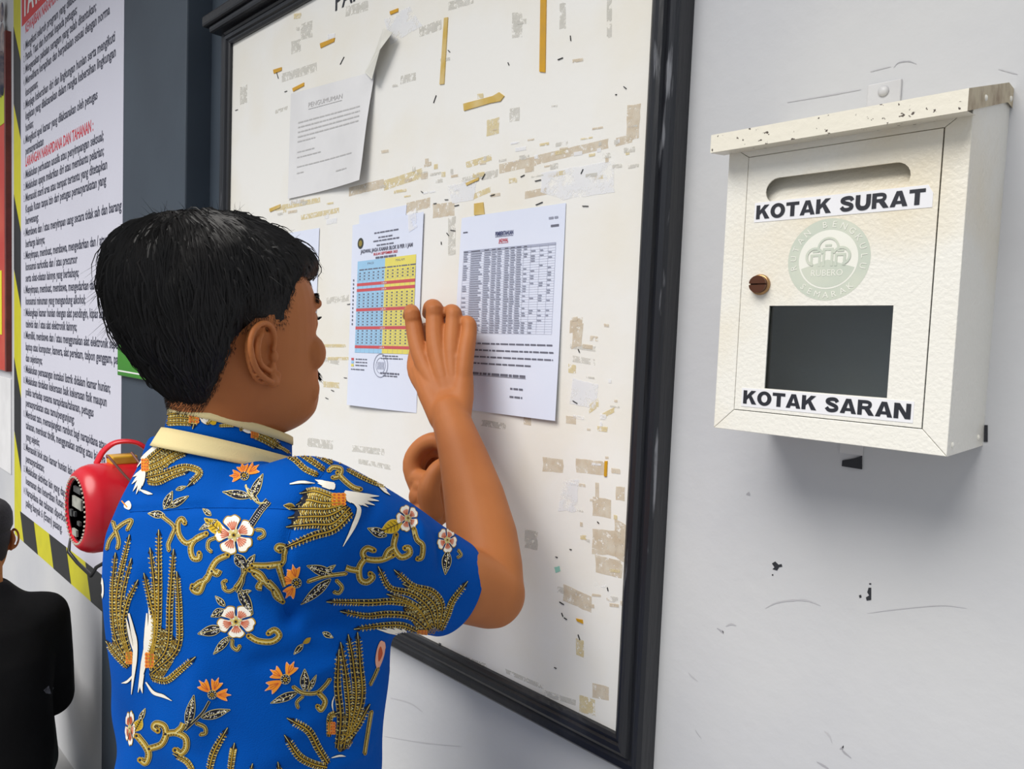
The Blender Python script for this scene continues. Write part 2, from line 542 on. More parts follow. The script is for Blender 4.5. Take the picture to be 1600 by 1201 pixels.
# staples, pin holes and specks left in the board
mbs = [(876, 92, 10, -4), (795, 100, 5, 60), (892, 60, 8, 80), (841, 282, 12, -3), (817, 275, 8, -14), (756, 276, 9, -50), (770, 305, 9, -6), (714, 321, 9, -3), (698, 312, 7, 5),
       (843, 318, 14, -12), (915, 322, 12, 6), (977, 137, 7, 40), (963, 148, 3, 0), (700, 366, 6, 40), (708, 360, 10, 10), (910, 268, 8, -60), (870, 870, 4, 0), (892, 858, 4, 0),
       (878, 942, 9, 10), (879, 960, 6, 60), (884, 966, 6, 10), (868, 1043, 4, 0), (688, 1005, 4, 0), (935, 816, 4, 30), (950, 920, 6, 70), (905, 995, 8, 60), (546, 475, 8, -4), (540, 590, 6, 0),
       (447, 143, 5, 0), (434, 118, 8, 60), (535, 95, 10, -40), (680, 155, 10, -60), (702, 80, 5, 40), (520, 610, 6, 10), (511, 622, 6, 10), (680, 318, 6, 0), (660, 300, 5, 30), (640, 340, 4, 0), (899, 628, 10, 20), (905, 548, 6, 60), (690, 380, 4, 80), (370, 172, 5, 0)]
for (x, y, L, a) in mbs:
    p = W(x, y, 0)
    s = (W(x + 1, y, 0) - p).length
    l = L * s * 0.38
    ca, sa = math.cos(math.radians(-a)), math.sin(math.radians(-a))
    mb = MB()
    t = 0.00045
    mb.box((-l, -0.0014, -t), (l, 0.0003, t))
    mb.v = [Vector((p.x + v.x * ca - v.z * sa, v.y, p.z + v.x * sa + v.z * ca)) for v in mb.v]
    mb.build('staple', m_staple, board)

# yellow tape strips stuck on the board
TP = [0]
def tape(px, label, m, y=-0.0009, fold=None):
    pts = [W(a, b, y) for a, b in px]
    n = len(pts)
    lift = [Vector((0, -0.0006, 0))] * n
    TP[0] += 1
    top = [p + l + Vector((0, -.00001 * TP[0], 0)) for p, l in zip(pts, lift)]
    pts = [Vector((p.x, 0.0, p.z)) for p in pts]
    fs = [tuple(range(n)), tuple(range(2 * n - 1, n - 1, -1))] + [(i, n + i, n + (i + 1) % n, (i + 1) % n) for i in range(n)]
    o = mk('tape_strip', top + pts, fs, m)
    return tag(o, label, 'tape', 'yellow tape on the notice board')
tape([(845, -30), (854, -30), (852, 113), (843, 112)], 'long bright yellow tape strip running off the top of the board', m_tape)
tape([(694, 28), (700, 27), (694, 131), (687, 132)], 'dull yellow vertical tape strip beside the torn notice', m_tapef)
tape([(724, 162), (770, 150), (780, 144), (788, 150), (782, 158), (766, 161), (725, 173)], 'short creased yellow tape strip below the two upright strips', m_tapef)
tape([(500, 68), (523, 59), (522, 65), (501, 75)], 'small yellow tape scrap above the torn notice heading', m_tape)
tape([(457, 138), (475, 129), (475, 134), (458, 143)], 'tiny yellow tape scrap at the torn notice left corner', m_tape)
tape([(609, 18), (622, 13), (622, 18), (610, 23)], 'tiny yellow tape scrap above the folded paper flap', m_tape)
tape([(427, 109), (440, 105), (440, 110), (428, 115)], 'tiny yellow tape scrap at the grey tape residue', m_tape)
tape([(741, 318), (755, 316), (757, 335), (741, 336)], 'square of brown tape above the list of names', m_tapef)
tape([(728, 286), (748, 277), (748, 281), (729, 290)], 'thin yellow tape sliver above the list of names', m_tapef)
tape([(945, 720), (949, 720), (948, 744), (944, 744)], 'thin upright yellow tape sliver at the right of the board', m_tape)
tape([(900, 966), (910, 968), (911, 974), (902, 970)], 'small yellow tape scrap low on the board', m_tape)
tape([(421, 326), (438, 319), (438, 324), (422, 331)], 'small yellow tape scrap beside the black hair', m_tapef)

# ------------------------------------------------------------------ papers
def sheet(corners, label, m, name, nx=20, nz=28, curl=None, y0=-0.0015):
    """corners TL TR BR BL in pixels of the photo; curl(u, v) gives the lift off the board"""
    tl, tr, br, bl = [W(a, b, 0) for a, b in corners]
    def at(u, v, off=0.0):
        p = tl.lerp(tr, u).lerp(bl.lerp(br, u), v)
        return Vector((p.x, y0 - (curl(u, v) if curl else 0) - off, p.z))
    vs = [at(i / nx, j / nz) for j in range(nz + 1) for i in range(nx + 1)]
    fs = [(j * (nx + 1) + i, (j + 1) * (nx + 1) + i, (j + 1) * (nx + 1) + i + 1, j * (nx + 1) + i + 1) for j in range(nz) for i in range(nx)]
    o = mk(name, vs, fs, m, None, False)
    md = o.modifiers.new('thickness', 'SOLIDIFY')
    md.thickness = 0.0003
    md.offset = -1
    tag(o, label, 'paper')
    o['at'] = 0
    del o['at']
    return o, at
def rect(mb, at, u0, v0, u1, v1, mi=0, off=0.0003, n=1):
    nu, nv = max(n, math.ceil((u1 - u0) * 20)), max(1, math.ceil((v1 - v0) * 28))
    off += 0.0003
    for k in range(nu):
        a, b = u0 + (u1 - u0) * k / nu, u0 + (u1 - u0) * (k + 1) / nu
        for j in range(nv):
            c, d = v0 + (v1 - v0) * j / nv, v0 + (v1 - v0) * (j + 1) / nv
            mb.quad(at(a, c, off), at(a, d, off), at(b, d, off), at(b, c, off), mi)
def words(mb, at, u0, u1, v, h, mi=0, rnd=RND, off=0.0003):
    """a line of print too small to read: word-long dashes"""
    u = u0
    while u < u1 - 0.004:
        w = min(0.02 + rnd.random() * 0.06, u1 - u)
        rect(mb, at, u, v, u + w, v + h, mi, off)
        u += w + 0.009
def label_on(mb, at, s, u, v, du, dv, mi=0, bold=0.0, align='C', off=0.0006):
    """readable print squeezed into a du x dv box of the sheet"""
    vs, fs, x0, x1 = text2d(s, bold)
    ua = u - du / 2 if align == 'C' else u
    mb.add([at(ua + (x - x0) / (x1 - x0) * du, v - y / 0.7 * dv, off) for x, y in vs], fs, mi)

# schedule with blue and yellow columns
sch, at = sheet([(553, 352), (664, 331), (651, 645), (546, 632)], 'white schedule sheet with blue and yellow columns and red bars', m_paper, 'schedule_sheet',
                curl=lambda u, v: 0.0015 + 0.002 * math.sin(3 * u + 1) * (v - 0.1) ** 2 * 2)
mb = MB()
for v, a, b in ((0.062, 0.34, 0.68), (0.088, 0.40, 0.60), (0.105, 0.33, 0.70), (0.128, 0.38, 0.62)):
    words(mb, at, a, b, v, 0.007)
label_on(mb, at, 'JADWAL JAGA KAMAR BLOK B PER 1 JAM', 0.51, 0.163, 0.74, 0.019, 0, 0.03)
label_on(mb, at, 'BULAN SEPTEMBER 2025', 0.51, 0.183, 0.34, 0.013, 1, 0.02)
words(mb, at, 0.37, 0.66, 0.192, 0.010)
T0, T1, L0, LM, L1 = 0.205, 0.705, 0.10, 0.51, 0.93
rect(mb, at, L0, T0, LM, T1, 2, 0.0002)
rect(mb, at, LM, T0, L1, T1, 3, 0.0002)
label_on(mb, at, 'PAGI', 0.30, 0.228, 0.09, 0.012, 0)
label_on(mb, at, 'MALAM', 0.72, 0.228, 0.12, 0.012, 0)
words(mb, at, L0 + 0.03, L1, 0.25, 0.007)
RED = [(0.325, 0.341), (0.356, 0.372), (0.463, 0.479), (0.562, 0.578), (0.665, 0.681)]
for a, b in RED:
    rect(mb, at, L0, a, L1, b, 4, 0.00035)
    label_on(mb, at, 'LIBUR', 0.51, b - 0.003, 0.07, 0.009, 5, off=0.0009)
v = 0.268
while v < T1 - 0.012:
    if not any(a - 0.008 < v < b for a, b in RED):
        for k in range(12):
            u = L0 + 0.02 + k * 0.0685
            rect(mb, at, u + 0.012, v, u + 0.036, v + 0.007, 0, 0.0004)
        rect(mb, at, L0, v + 0.011, L1, v + 0.012, 6, 0.0003)
    v += 0.0165
for k in range(13):
    u = L0 + 0.02 + k * 0.0675
    rect(mb, at, u, 0.262, u + 0.002, T1, 6, 0.0003)
for k in range(12):
    vv = 0.30 + k * 0.022
    rect(mb, at, 0.035, vv, 0.052, vv + 0.011, 0)
for k, (vv, c) in enumerate(((0.735, 4), (0.752, 2), (0.769, 3))):
    rect(mb, at, 0.05, vv, 0.09, vv + 0.013, c)
    words(mb, at, 0.12, 0.30, vv + 0.003, 0.006)
words(mb, at, 0.05, 0.26, 0.795, 0.006)
words(mb, at, 0.52, 0.74, 0.715, 0.006)
words(mb, at, 0.50, 0.80, 0.728, 0.006)
words(mb, at, 0.50, 0.76, 0.805, 0.009)
words(mb, at, 0.54, 0.74, 0.82, 0.006)
# round stamp and signature
for r, w in ((0.10, 0.008), (0.066, 0.005)):
    pr = None
    for k in range(33):
        a = 2 * math.pi * k / 32
        q = [at(0.50 + (r + s * w) * math.cos(a), 0.77 + (r + s * w) * 0.62 * math.sin(a), 0.0005) for s in (-0.5, 0.5)]
        if pr:
            mb.quad(pr[0], pr[1], q[1], q[0], 6)
        pr = q
for k in range(5):
    rect(mb, at, 0.46 + k * 0.02, 0.75, 0.466 + k * 0.02, 0.79, 6, 0.0005)
mb.build('print', [m_ink, m_redink, m_bluec, m_yelc, m_redc, m_white, m_inkg], sch)
mb = MB()
rr = [at(0.135 + 0.045 * math.cos(2 * math.pi * k / 20), 0.108 + 0.03 * math.sin(2 * math.pi * k / 20), 0.0004) for k in range(20)]
mb.add(rr, [tuple(range(20))], 0)
rr = [at(0.135 + 0.026 * math.cos(2 * math.pi * k / 20), 0.108 + 0.017 * math.sin(2 * math.pi * k / 20), 0.0006) for k in range(20)]
mb.add(rr, [tuple(range(20))], 1)
mb.build('emblem', [mat('emblem_dark', srgb(60, 64, 60), 0.6), mat('emblem_gold', srgb(150, 132, 60), 0.6)], sch)
# white tape at its top
tp = MB()
for (u, v) in ((0.80, 0.02),):
    tp.quad(at(u, v - 0.03, 0.0006), at(u + 0.02, v + 0.07, 0.0006), at(u + 0.13, v + 0.05, 0.0006), at(u + 0.10, v - 0.045, 0.0006))
tp.build('clear_tape', m_resw, sch)

# list of names
lst, at = sheet([(723.5, 341), (885, 317), (872, 657), (708, 637)], 'white sheet with a long printed table and small paragraph', m_paper, 'list_sheet',
                curl=lambda u, v: 0.0012 + 0.006 * max(0, v - 0.6) ** 1.5 * (0.5 + u) + 0.0015 * math.sin(u * 5 + v * 3))
mb = MB()
label_on(mb, at, 'PEMBERITAHUAN', 0.46, 0.115, 0.17, 0.020, 7, 0.03)
rect(mb, at, 0.375, 0.119, 0.545, 0.121, 7)
label_on(mb, at, 'JADWAL', 0.455, 0.148, 0.09, 0.017, 1, 0.02)
rect(mb, at, 0.41, 0.152, 0.50, 0.154, 1)
words(mb, at, 0.03, 0.08, 0.075, 0.006)
words(mb, at, 0.86, 0.94, 0.055, 0.010, 6)
words(mb, at, 0.88, 0.95, 0.092, 0.010)
cols = [0.05, 0.13, 0.27, 0.345, 0.40, 0.47, 0.525, 0.58, 0.645, 0.71, 0.79, 0.865, 0.93]
fillw = [0.6, 0.85, 0.8, 0.8, 0.6, 0.8, 0.75, 0.75, 0.5, 0.5, 0.5, 0.5]
V0, V1, NR = 0.175, 0.60, 36
rect(mb, at, cols[0], V0, cols[-1], V0 + 0.009, 8, 0.0002)
for c in cols:
    rect(mb, at, c - 0.0008, V0, c + 0.0008, V1, 6, 0.0003)
for r in range(NR + 1):
    v = V0 + (V1 - V0) * r / NR
    rect(mb, at, cols[0], v - 0.0005, cols[-1], v + 0.0005, 6, 0.0003)
    if r < NR:
        for k in range(12):
            if k >= 9 and RND.random() < 0.7 or k == 8 and RND.random() < 0.4 or k == 0 and RND.random() < 0.3:
                continue
            cw = cols[k + 1] - cols[k]
            rect(mb, at, cols[k] + 0.004, v + 0.003, cols[k] + 0.004 + cw * fillw[k] * (0.7 + 0.35 * RND.random()), v + 0.0085, 0 if r == 0 else 6, 0.0004)
for k, (a, b) in enumerate(((0.12, 0.955), (0.05, 0.955), (0.05, 0.955), (0.05, 0.76))):
    words(mb, at, a, b, 0.648 + k * 0.034, 0.0075)
words(mb, at, 0.20, 0.72, 0.80, 0.012)
rect(mb, at, 0.20, 0.815, 0.72, 0.817)
for v in (0.865, 0.905):
    words(mb, at, 0.58, 0.70, v, 0.009)
    words(mb, at, 0.10, 0.22, v, 0.009)
mb.build('print', [m_ink, m_redink, m_bluec, m_yelc, m_redc, m_white, m_inkg, mat('navy_ink', srgb(60, 66, 110), 0.7), mat('header_grey', srgb(176, 182, 204), 0.7)], lst)

# torn announcement
ann, at = sheet([(457, 147), (588, 112), (575, 284), (452, 311)], 'faded announcement sheet with a curling lower right corner', m_oldp, 'announcement_sheet',
                curl=lambda u, v: 0.002 + 0.030 * (max(0, u - 0.15) ** 2) * (max(0, v - 0.1) ** 1.5) + 0.004 * math.sin(4 * v) * u)
mb = MB()
label_on(mb, at, 'PENGUMUMAN', 0.46, 0.175, 0.42, 0.045, 0, 0.0)
rect(mb, at, 0.25, 0.19, 0.67, 0.196, 0, n=6)
for k in range(5):
    words(mb, at, 0.12, 0.90 if k < 4 else 0.36, 0.29 + 0.045 * k, 0.012)
words(mb, at, 0.12, 0.36, 0.57, 0.010)
words(mb, at, 0.12, 0.44, 0.62, 0.010)
words(mb, at, 0.12, 0.86, 0.71, 0.010)
words(mb, at, 0.12, 0.22, 0.77, 0.010)
words(mb, at, 0.66, 0.80, 0.84, 0.012)
mb.build('print', [m_inkl], ann)['kind'] = 'stuff'

# bent translucent flap of tape holding it
def flap(px, lifts, label, m, name):
    pts = [W(a, b, -0.001) + Vector((0, -l, 0)) for (a, b), l in zip(px, lifts)]
    back = [p + Vector((0, 0.0005, 0)) for p in pts]
    n = len(pts)
    fs = [(0, 1, 2, 3), (3, 2, 4, 5)] if n == 6 else [tuple(range(n))]
    fb = [tuple(n + i for i in reversed(f)) for f in fs]
    return tag(mk(name, pts + back, fs + fb, m), label, 'paper')
flap([(600, 45), (624, 55), (610, 84), (589, 82), (593, 128), (572, 114)], [0.002, 0.014, 0.022, 0.004, 0.016, 0.003],
     'bent grey paper flap at the corner of the announcement', mat('flap_paper', srgb(222, 221, 214), 0.5, col2=srgb(206, 204, 194), scale=25), 'paper_flap')
o, at = sheet([(440, 366), (500, 356), (494, 520), (436, 520)], 'blank pale sheet beside the schedule, partly hidden by black hair', m_paper, 'blank_sheet', 4, 4)
o, at = sheet([(562, 336), (636, 320), (634, 345), (562, 356)], 'torn white paper strip behind the top of the schedule', m_paper, 'paper_strip', 4, 2, y0=-0.0008)

# ------------------------------------------------------------------ letter box
bxp = empty('letter_box', (-0.265, WY, 1.449), 'cream metal letter box with small dark window, lettered stickers and round lock', 'letter box')
BXL, BXR, BXB, BXT, BF = -0.369, -0.1605, 1.449, 1.728, -0.10
mb = MB()
t = 0.003
def side_plate(x0, x1):
    pr = [(BF + .0015, BXB), (WY, BXB), (WY, 1.763), (WY - .02, 1.763), (BF + .0015, 1.731)]
    vs = [(x, y, z) for x in (x0, x1) for y, z in pr]
    mb.add(vs, [(4, 3, 2, 1, 0), (5, 6, 7, 8, 9)] + [(i, (i + 1) % 5, 5 + (i + 1) % 5, 5 + i) for i in range(5)])
side_plate(BXL, BXL + t)
side_plate(BXR - t, BXR)
mb.box((BXL + t, BF + 0.0125, BXB + .0003), (BXR - t, WY - .006, BXB + t))
mb.box((BXL + t, WY - 0.006, BXB + .0003), (BXR - t, WY, 1.762))
mb.build('body', m_creamd, bxp)
# front frame, four mitred bars
DX0, DX1, DZ0, DZ1 = -0.3475, -0.1805, 1.4700, 1.7130
O = [(BXL, BXB), (BXR, BXB), (BXR, BXT), (BXL, BXT)]
I = [(DX0 - .0008, DZ0 - .0008), (DX1 + .0008, DZ0 - .0008), (DX1 + .0008, DZ1 + .0008), (DX0 - .0008, DZ1 + .0008)]
for k in range(4):
    a, b = O[k], O[(k + 1) % 4]
    c, d = I[(k + 1) % 4], I[k]
    sh = 0.00025
    mv = Vector(((a[0] + b[0] + c[0] + d[0]) / 4, 0, (a[1] + b[1] + c[1] + d[1]) / 4))
    pts = []
    for (x, z) in (a, b, c, d):
        p = Vector((x, BF, z))
        pts.append(p + (Vector((mv.x, BF, mv.z)) - p).normalized() * sh)
    mb = MB()
    mb.add(pts + [p + Vector((0, 0.012, 0)) for p in pts], [(0, 1, 2, 3), (7, 6, 5, 4), (0, 4, 5, 1), (1, 5, 6, 2), (2, 6, 7, 3), (3, 7, 4, 0)])
    bevel(mb.build('front_frame', m_cream, bxp), 0.0006)
# door with slot and window openings, built as a plate around them
SX0, SX1, SZ0, SZ1 = -0.3285, -0.2025, 1.6665, 1.6905
WX0, WX1, WZ0, WZ1 = -0.318, -0.2085, 1.4925, 1.5710
bm = bmesh.new()
def loop(pts):
    vs = [bm.verts.new(p) for p in pts]
    return [bm.edges.new((vs[i], vs[(i + 1) % len(vs)])) for i in range(len(vs))]
DY = BF + 0.0004
ed = loop([(DX0, DY, DZ0), (DX1, DY, DZ0), (DX1, DY, DZ1), (DX0, DY, DZ1)])
ed += loop([(WX0, DY, WZ0), (WX1, DY, WZ0), (WX1, DY, WZ1), (WX0, DY, WZ1)])
rs = (SZ1 - SZ0) / 2
zc = (SZ1 + SZ0) / 2
sl = [(SX1 - rs + rs * math.sin(math.pi * k / 10), DY, zc - rs * math.cos(math.pi * k / 10)) for k in range(11)] + \
     [(SX0 + rs - rs * math.sin(math.pi * k / 10), DY, zc + rs * math.cos(math.pi * k / 10)) for k in range(11)]
ed += loop(sl)
bmesh.ops.triangle_fill(bm, use_beauty=True, edges=ed)
me = bpy.data.meshes.new('door')
bm.to_mesh(me)
bm.free()
me.materials.append(m_cream)
door = bpy.data.objects.new('door', me)
COL.objects.link(door)
door.parent = bxp
door.matrix_parent_inverse = Matrix.Translation(-bxp.location)
bpy.context.view_layer.update()
md = door.modifiers.new('thickness', 'SOLIDIFY')
md.thickness = 0.0016
md.offset = 0
# recessed flap behind the slot, tilting inward
MB().add([(SX0 - .004, DY + .002, SZ0 - .006), (SX1 + .004, DY + .002, SZ0 - .006), (SX1 + .004, DY + .016, SZ1 + .004), (SX0 - .004, DY + .016, SZ1 + .004)], [(0, 1, 2, 3)]).build('slot_flap', m_cream, bxp)
MB().box((WX0 - .004, DY + .003, WZ0 - .004), (WX1 + .004, DY + .005, WZ1 + .004)).build('window_pane', m_glass, bxp)
# heavy block capitals for the stickers
def strip(path, w, n=6):
    sp = spline(path, n)
    vs = []
    for i, p in enumerate(sp):
        d = sp[min(i + 1, len(sp) - 1)] - sp[max(i - 1, 0)]
        d = d / (np.linalg.norm(d) or 1)
        nn = np.array([-d[1], d[0]]) * w / 2
        vs += [tuple(p - nn), tuple(p + nn)]
    return vs, [(2 * i, 2 * i + 1, 2 * i + 3, 2 * i + 2) for i in range(len(sp) - 1)]
def poly(*p):
    return list(p), [tuple(range(len(p)))]
def ringl(cx, cy, ro, ri, n=32):
    vs = []
    for k in range(n):
        a = 2 * math.pi * k / n
        vs += [(cx + ro[0] * math.cos(a), cy + ro[1] * math.sin(a)), (cx + ri[0] * math.cos(a), cy + ri[1] * math.sin(a))]
    return vs, [(2 * k, 2 * ((k + 1) % n), 2 * ((k + 1) % n) + 1, 2 * k + 1) for k in range(n)]
BLOCK = {
    'K': (1.0, [poly((0, 0), (.28, 0), (.28, 1), (0, 1)), poly((.28, .30), (.28, .62), (.60, 1), (.96, 1)), poly((.40, .52), (.66, 0), (1.02, 0), (.60, .68))]),
    'O': (1.06, [ringl(.53, .5, (.53, .53), (.23, .29))]),
    'T': (.92, [poly((0, .77), (.92, .77), (.92, 1), (0, 1)), poly((.31, 0), (.61, 0), (.61, .78), (.31, .78))]),
    'A': (1.04, [poly((0, 0), (.30, 0), (.60, 1), (.36, 1)), poly((.74, 0), (1.04, 0), (.68, 1), (.44, 1)), poly((.26, .17), (.78, .17), (.72, .37), (.32, .37))]),
    'S': (.94, [strip([(.82, .70), (.70, .86), (.46, .89), (.22, .82), (.18, .68), (.34, .57), (.58, .48), (.76, .37), (.75, .20), (.54, .11), (.28, .13), (.12, .30)], .25)]),
    'U': (.96, [strip([(.15, 1.0), (.15, .70), (.16, .36), (.28, .16), (.48, .11), (.68, .16), (.80, .36), (.81, .70), (.81, 1.0)], .29)]),
    'R': (1.02, [poly((0, 0), (.28, 0), (.28, 1), (0, 1)), strip([(.20, .89), (.55, .89), (.72, .83), (.76, .70), (.70, .56), (.52, .50), (.20, .50)], .22), poly((.36, .48), (.70, 0), (1.04, 0), (.72, .50))]),
    'N': (.98, [poly((0, 0), (.28, 0), (.28, 1), (0, 1)), poly((.70, 0), (.98, 0), (.98, 1), (.70, 1)), poly((.02, 1), (.32, 1), (.96, 0), (.66, 0))]),
    ' ': (.42, [])}
def block_text(mb, s, o, width, h):
    tot = sum(BLOCK[c][0] + .07 for c in s) - .07
    k = width / tot
    x = 0
    lay_ = 0
    for c in s:
        w, ps = BLOCK[c]
        for vs, fs in ps:
            lay_ = (lay_ + 1) % 5
            mb.add([Vector(o) + Vector(((x + a) * k, -.00002 * lay_, b * h)) for a, b in vs], fs)
        x += w + .07
# stickers with their words
def sticker(x0, x1, z0, z1, s, torn=False):
    y = DY - 0.0012
    pts = [(x0, y, z0), (x1, y, z0), (x1, y, z1 - 0.007 if torn else z1)] + ([(x1 - 0.004, y, z1)] if torn else []) + [(x0, y, z1)]
    n = len(pts)
    bk = [(p[0], y + 0.0004, p[2]) for p in pts]
    o = mk('sticker', pts + bk, [tuple(range(n)), tuple(range(2 * n - 1, n - 1, -1))] + [(i, n + i, n + (i + 1) % n, (i + 1) % n) for i in range(n)], m_sticker, bxp)
    mb = MB()
    block_text(mb, s, (x0 + 0.002, y - 0.0003, z0 + 0.0028), (x1 - x0) - (0.0075 if torn else 0.004), 0.0130)
    mb.build('lettering', m_letter, o)
sticker(-0.3385, -0.1845, 1.6505, 1.6690, 'KOTAK SURAT', True)
sticker(-0.3405, -0.1870, 1.4735, 1.4915, 'KOTAK SARAN')
# faded round emblem printed on the door
ec = Vector((-0.266, DY - 0.0009, 1.612))
R0 = 0.0365
def disc(r, off, mi, mb, r1=0.0, a0=0, a1=360, n=48):
    vs, fs = [], []
    for k in range(n + 1):
        a = math.radians(a0 + (a1 - a0) * k / n)
        for rr in (r1, r):
            vs.append(ec + Vector((rr * math.cos(a), -off, rr * math.sin(a))))
    fs = [(2 * k, 2 * k + 1, 2 * k + 3, 2 * k + 2) for k in range(n)]
    mb.add(vs, fs, mi)
mb = MB()
disc(R0, 0, 0, mb)
disc(R0 * 0.72, 0.0001, 1, mb)
disc(R0 * 0.68, 0.0002, 0, mb, 0, 198, 342)
def arc_text(s, r, a0, a1, h, up=True):
    n = len(s)
    for i, ch in enumerate(s):
        if ch == ' ':
            continue
        a = math.radians(a0 + (a1 - a0) * (i + 0.5) / n)
        rd = Vector((math.cos(a), 0, math.sin(a)))
        u = Vector((math.sin(a), 0, -math.cos(a))) if up else Vector((-math.sin(a), 0, math.cos(a)))
        v = rd if up else -rd
        put_text(mb, ch, ec + rd * r - v * (h / 2) + Vector((0, -0.0003, 0)), u, v, h, align='C', bold=0.0, mi=1)
arc_text('RUTAN BENGKULU', R0 * 0.86, 200, -20, 0.0055)
arc_text('SEMARAK', R0 * 0.86, 222, 318, 0.0055, False)
put_text(mb, 'RUBERO', ec + Vector((0, -0.0004, -R0 * 0.40)), XA, ZA, 0.0058, align='C', bold=0.0, mi=1, width=0.028)
# the little buildings and flower in the middle
EO = [0.0003]
def ebox(x0, z0, x1, z1, mi=0):
    EO[0] += 0.00002
    mb.add([ec + Vector((x0 * R0, -EO[0], z0 * R0)), ec + Vector((x1 * R0, -EO[0], z0 * R0)), ec + Vector((x1 * R0, -EO[0], z1 * R0)), ec + Vector((x0 * R0, -EO[0], z1 * R0))], [(0, 1, 2, 3)], mi)
for x in (-0.30, 0.0, 0.30):
    h = 0.22 if x == 0 else 0.08
    ebox(x - 0.13, -0.16, x - 0.07, h)
    ebox(x + 0.07, -0.16, x + 0.13, h)
    ebox(x - 0.13, h, x + 0.13, h + 0.06)
    ebox(x - 0.08, h + 0.10, x + 0.08, h + 0.15)
def earc(cx, cz, r, a0, a1, w):
    EO[0] += 0.00004
    pr = None
    for k in range(17):
        a = math.radians(a0 + (a1 - a0) * k / 16)
        q = [ec + Vector((R0 * (cx + (r + s * w) * math.cos(a)), -EO[0], R0 * (cz + (r + s * w) * math.sin(a)))) for s in (-.5, .5)]
        if pr:
            mb.quad(pr[0], pr[1], q[1], q[0], 0)
        pr = q
earc(0, 0.28, 0.24, -20, 200, 0.05)
earc(-0.32, 0.08, 0.20, 20, 260, 0.06)
earc(0.32, 0.08, 0.20, 160, -80, 0.06)
mb.build('emblem', [m_embg, m_embw], bxp)
# lock
lk = Vector((-0.328, DY, 1.591))
def lathe(c, axis, prof, n=28, name='lathe', m=None, parent=None, mi=None):
    c, ax = Vector(c), Vector(axis).normalized()
    u = ax.cross(Vector((0.13, 0.2, 1))).normalized()
    w = ax.cross(u)
    rings = [[c + ax * h + u * (r * math.cos(2 * math.pi * j / n)) + w * (r * math.sin(2 * math.pi * j / n)) for j in range(n)] for h, r in prof]
    mb = MB()
    mb.ring(rings)
    return mb.build(name, m, parent, True)
lockp = lathe(lk, (0, -1, 0), [(0, 0.0098), (0.003, 0.0098), (0.004, 0.0088), (0.004, 0.0078)], name='lock_ring', m=m_brass, parent=bxp)
lathe(lk, (0, -1, 0), [(0, 0.0081), (0.0052, 0.0081), (0.0053, 0.0001)], name='lock_cylinder', m=m_lock, parent=bxp)
for sg in (-1, 1):                     # the gap between them is the keyhole
    arc = [(0.0082 * math.cos(math.pi * k / 16), sg * (0.0007 + 0.0074 * math.sin(math.pi * k / 16))) for k in range(17)]
    n = len(arc)
    vs = [Vector((lk.x + a, DY - d, lk.z + b)) for d in (0.0050, 0.0086) for a, b in arc]
    mk('lock_face', vs, [tuple(range(n)), tuple(range(2 * n - 1, n - 1, -1))] + [(q, (q + 1) % n, n + (q + 1) % n, n + q) for q in range(n)], m_lock, bxp)
# sloping cap with lip
CXL, CXR = -0.3755, -0.1585
CF, CZB, CZT = -0.125, 1.7165, 1.7335
BKZ = 0.038
mb = MB()
mb.add([(CXL, CF, CZB), (CXR, CF, CZB), (CXR, CF, CZT), (CXL, CF, CZT)], [(0, 1, 2, 3)], 0)
mb.add([(CXL, CF, CZT), (CXR, CF, CZT), (CXR, WY - .02, CZT + BKZ), (CXL, WY - .02, CZT + BKZ), (CXR, WY, CZT + BKZ), (CXL, WY, CZT + BKZ)], [(0, 1, 2, 3), (3, 2, 4, 5)], 0)
mb.add([(CXL, CF + .002, CZB), (CXR, CF + .002, CZB), (CXR, CF + .002, CZT - .002), (CXL, CF + .002, CZT - .002)], [(3, 2, 1, 0)], 0)
for x in (CXL, CXR):
    mb.add([(x, CF, CZB), (x, CF, CZT), (x, WY - .02, CZT + BKZ), (x, WY - .02, CZB + BKZ), (x, WY, CZT + BKZ), (x, WY, CZB + BKZ)],
           [(0, 3, 2, 1), (3, 5, 4, 2)] if x == CXR else [(0, 1, 2, 3), (3, 2, 4, 5)], 1 if x == CXR else 0)
mb.add([(CXL, CF, CZT - .004), (CXR, CF, CZT - .004), (CXR, WY, CZT + BKZ - .004), (CXL, WY, CZT + BKZ - .004)], [(3, 2, 1, 0)], 0)
mb.add([(CXL, CF, CZB), (CXR, CF, CZB), (CXR, BF + .001, CZB + .003), (CXL, BF + .001, CZB + .003)], [(3, 2, 1, 0)], 0)
mb.build('cap', [m_capm, m_rust], bxp)
def rivet(p, ax, r=0.0026, m=m_creamd):
    lathe(p, ax, [(-0.001, r), (0.0004, r), (0.0012, r * 0.7), (0.0015, r * 0.1)], 12, 'rivet', m, bxp)
rivet((CXR, -0.075, 1.739), (1, 0, 0))
rivet((CXR, 0.010, 1.760), (1, 0, 0))
rivet((BXR, -0.086, 1.4575), (1, 0, 0))
rivet((BXR, 0.000, 1.458), (1, 0, 0))
# hanging tab above and lower tab
mb = MB()
mb.box((-0.2845, WY - 0.003, 1.755), (-0.2525, WY + 0.001, 1.800))
bevel(mb.build('hanging_tab', m_metal, bxp), 0.0012)
lathe((-0.2685, WY - 0.003, 1.7905), (0, -1, 0), [(0, 0.0052), (0.0015, 0.005), (0.003, 0.003), (0.0032, 0.0001)], 16, 'screw', m_metal, bxp)
MB().box((-0.2875, WY - 0.002, 1.425), (-0.2645, WY + 0.001, 1.452)).build('lower_tab', m_metal, bxp)
chip([(1316, 719), (1334, 716), (1346, 712), (1346, 733), (1315, 728)], WY - 0.0024, bxp, 'peeled_patch')
chip([(1538, 664), (1543, 664), (1543, 690), (1537, 690)], WY - 0.001, wall)

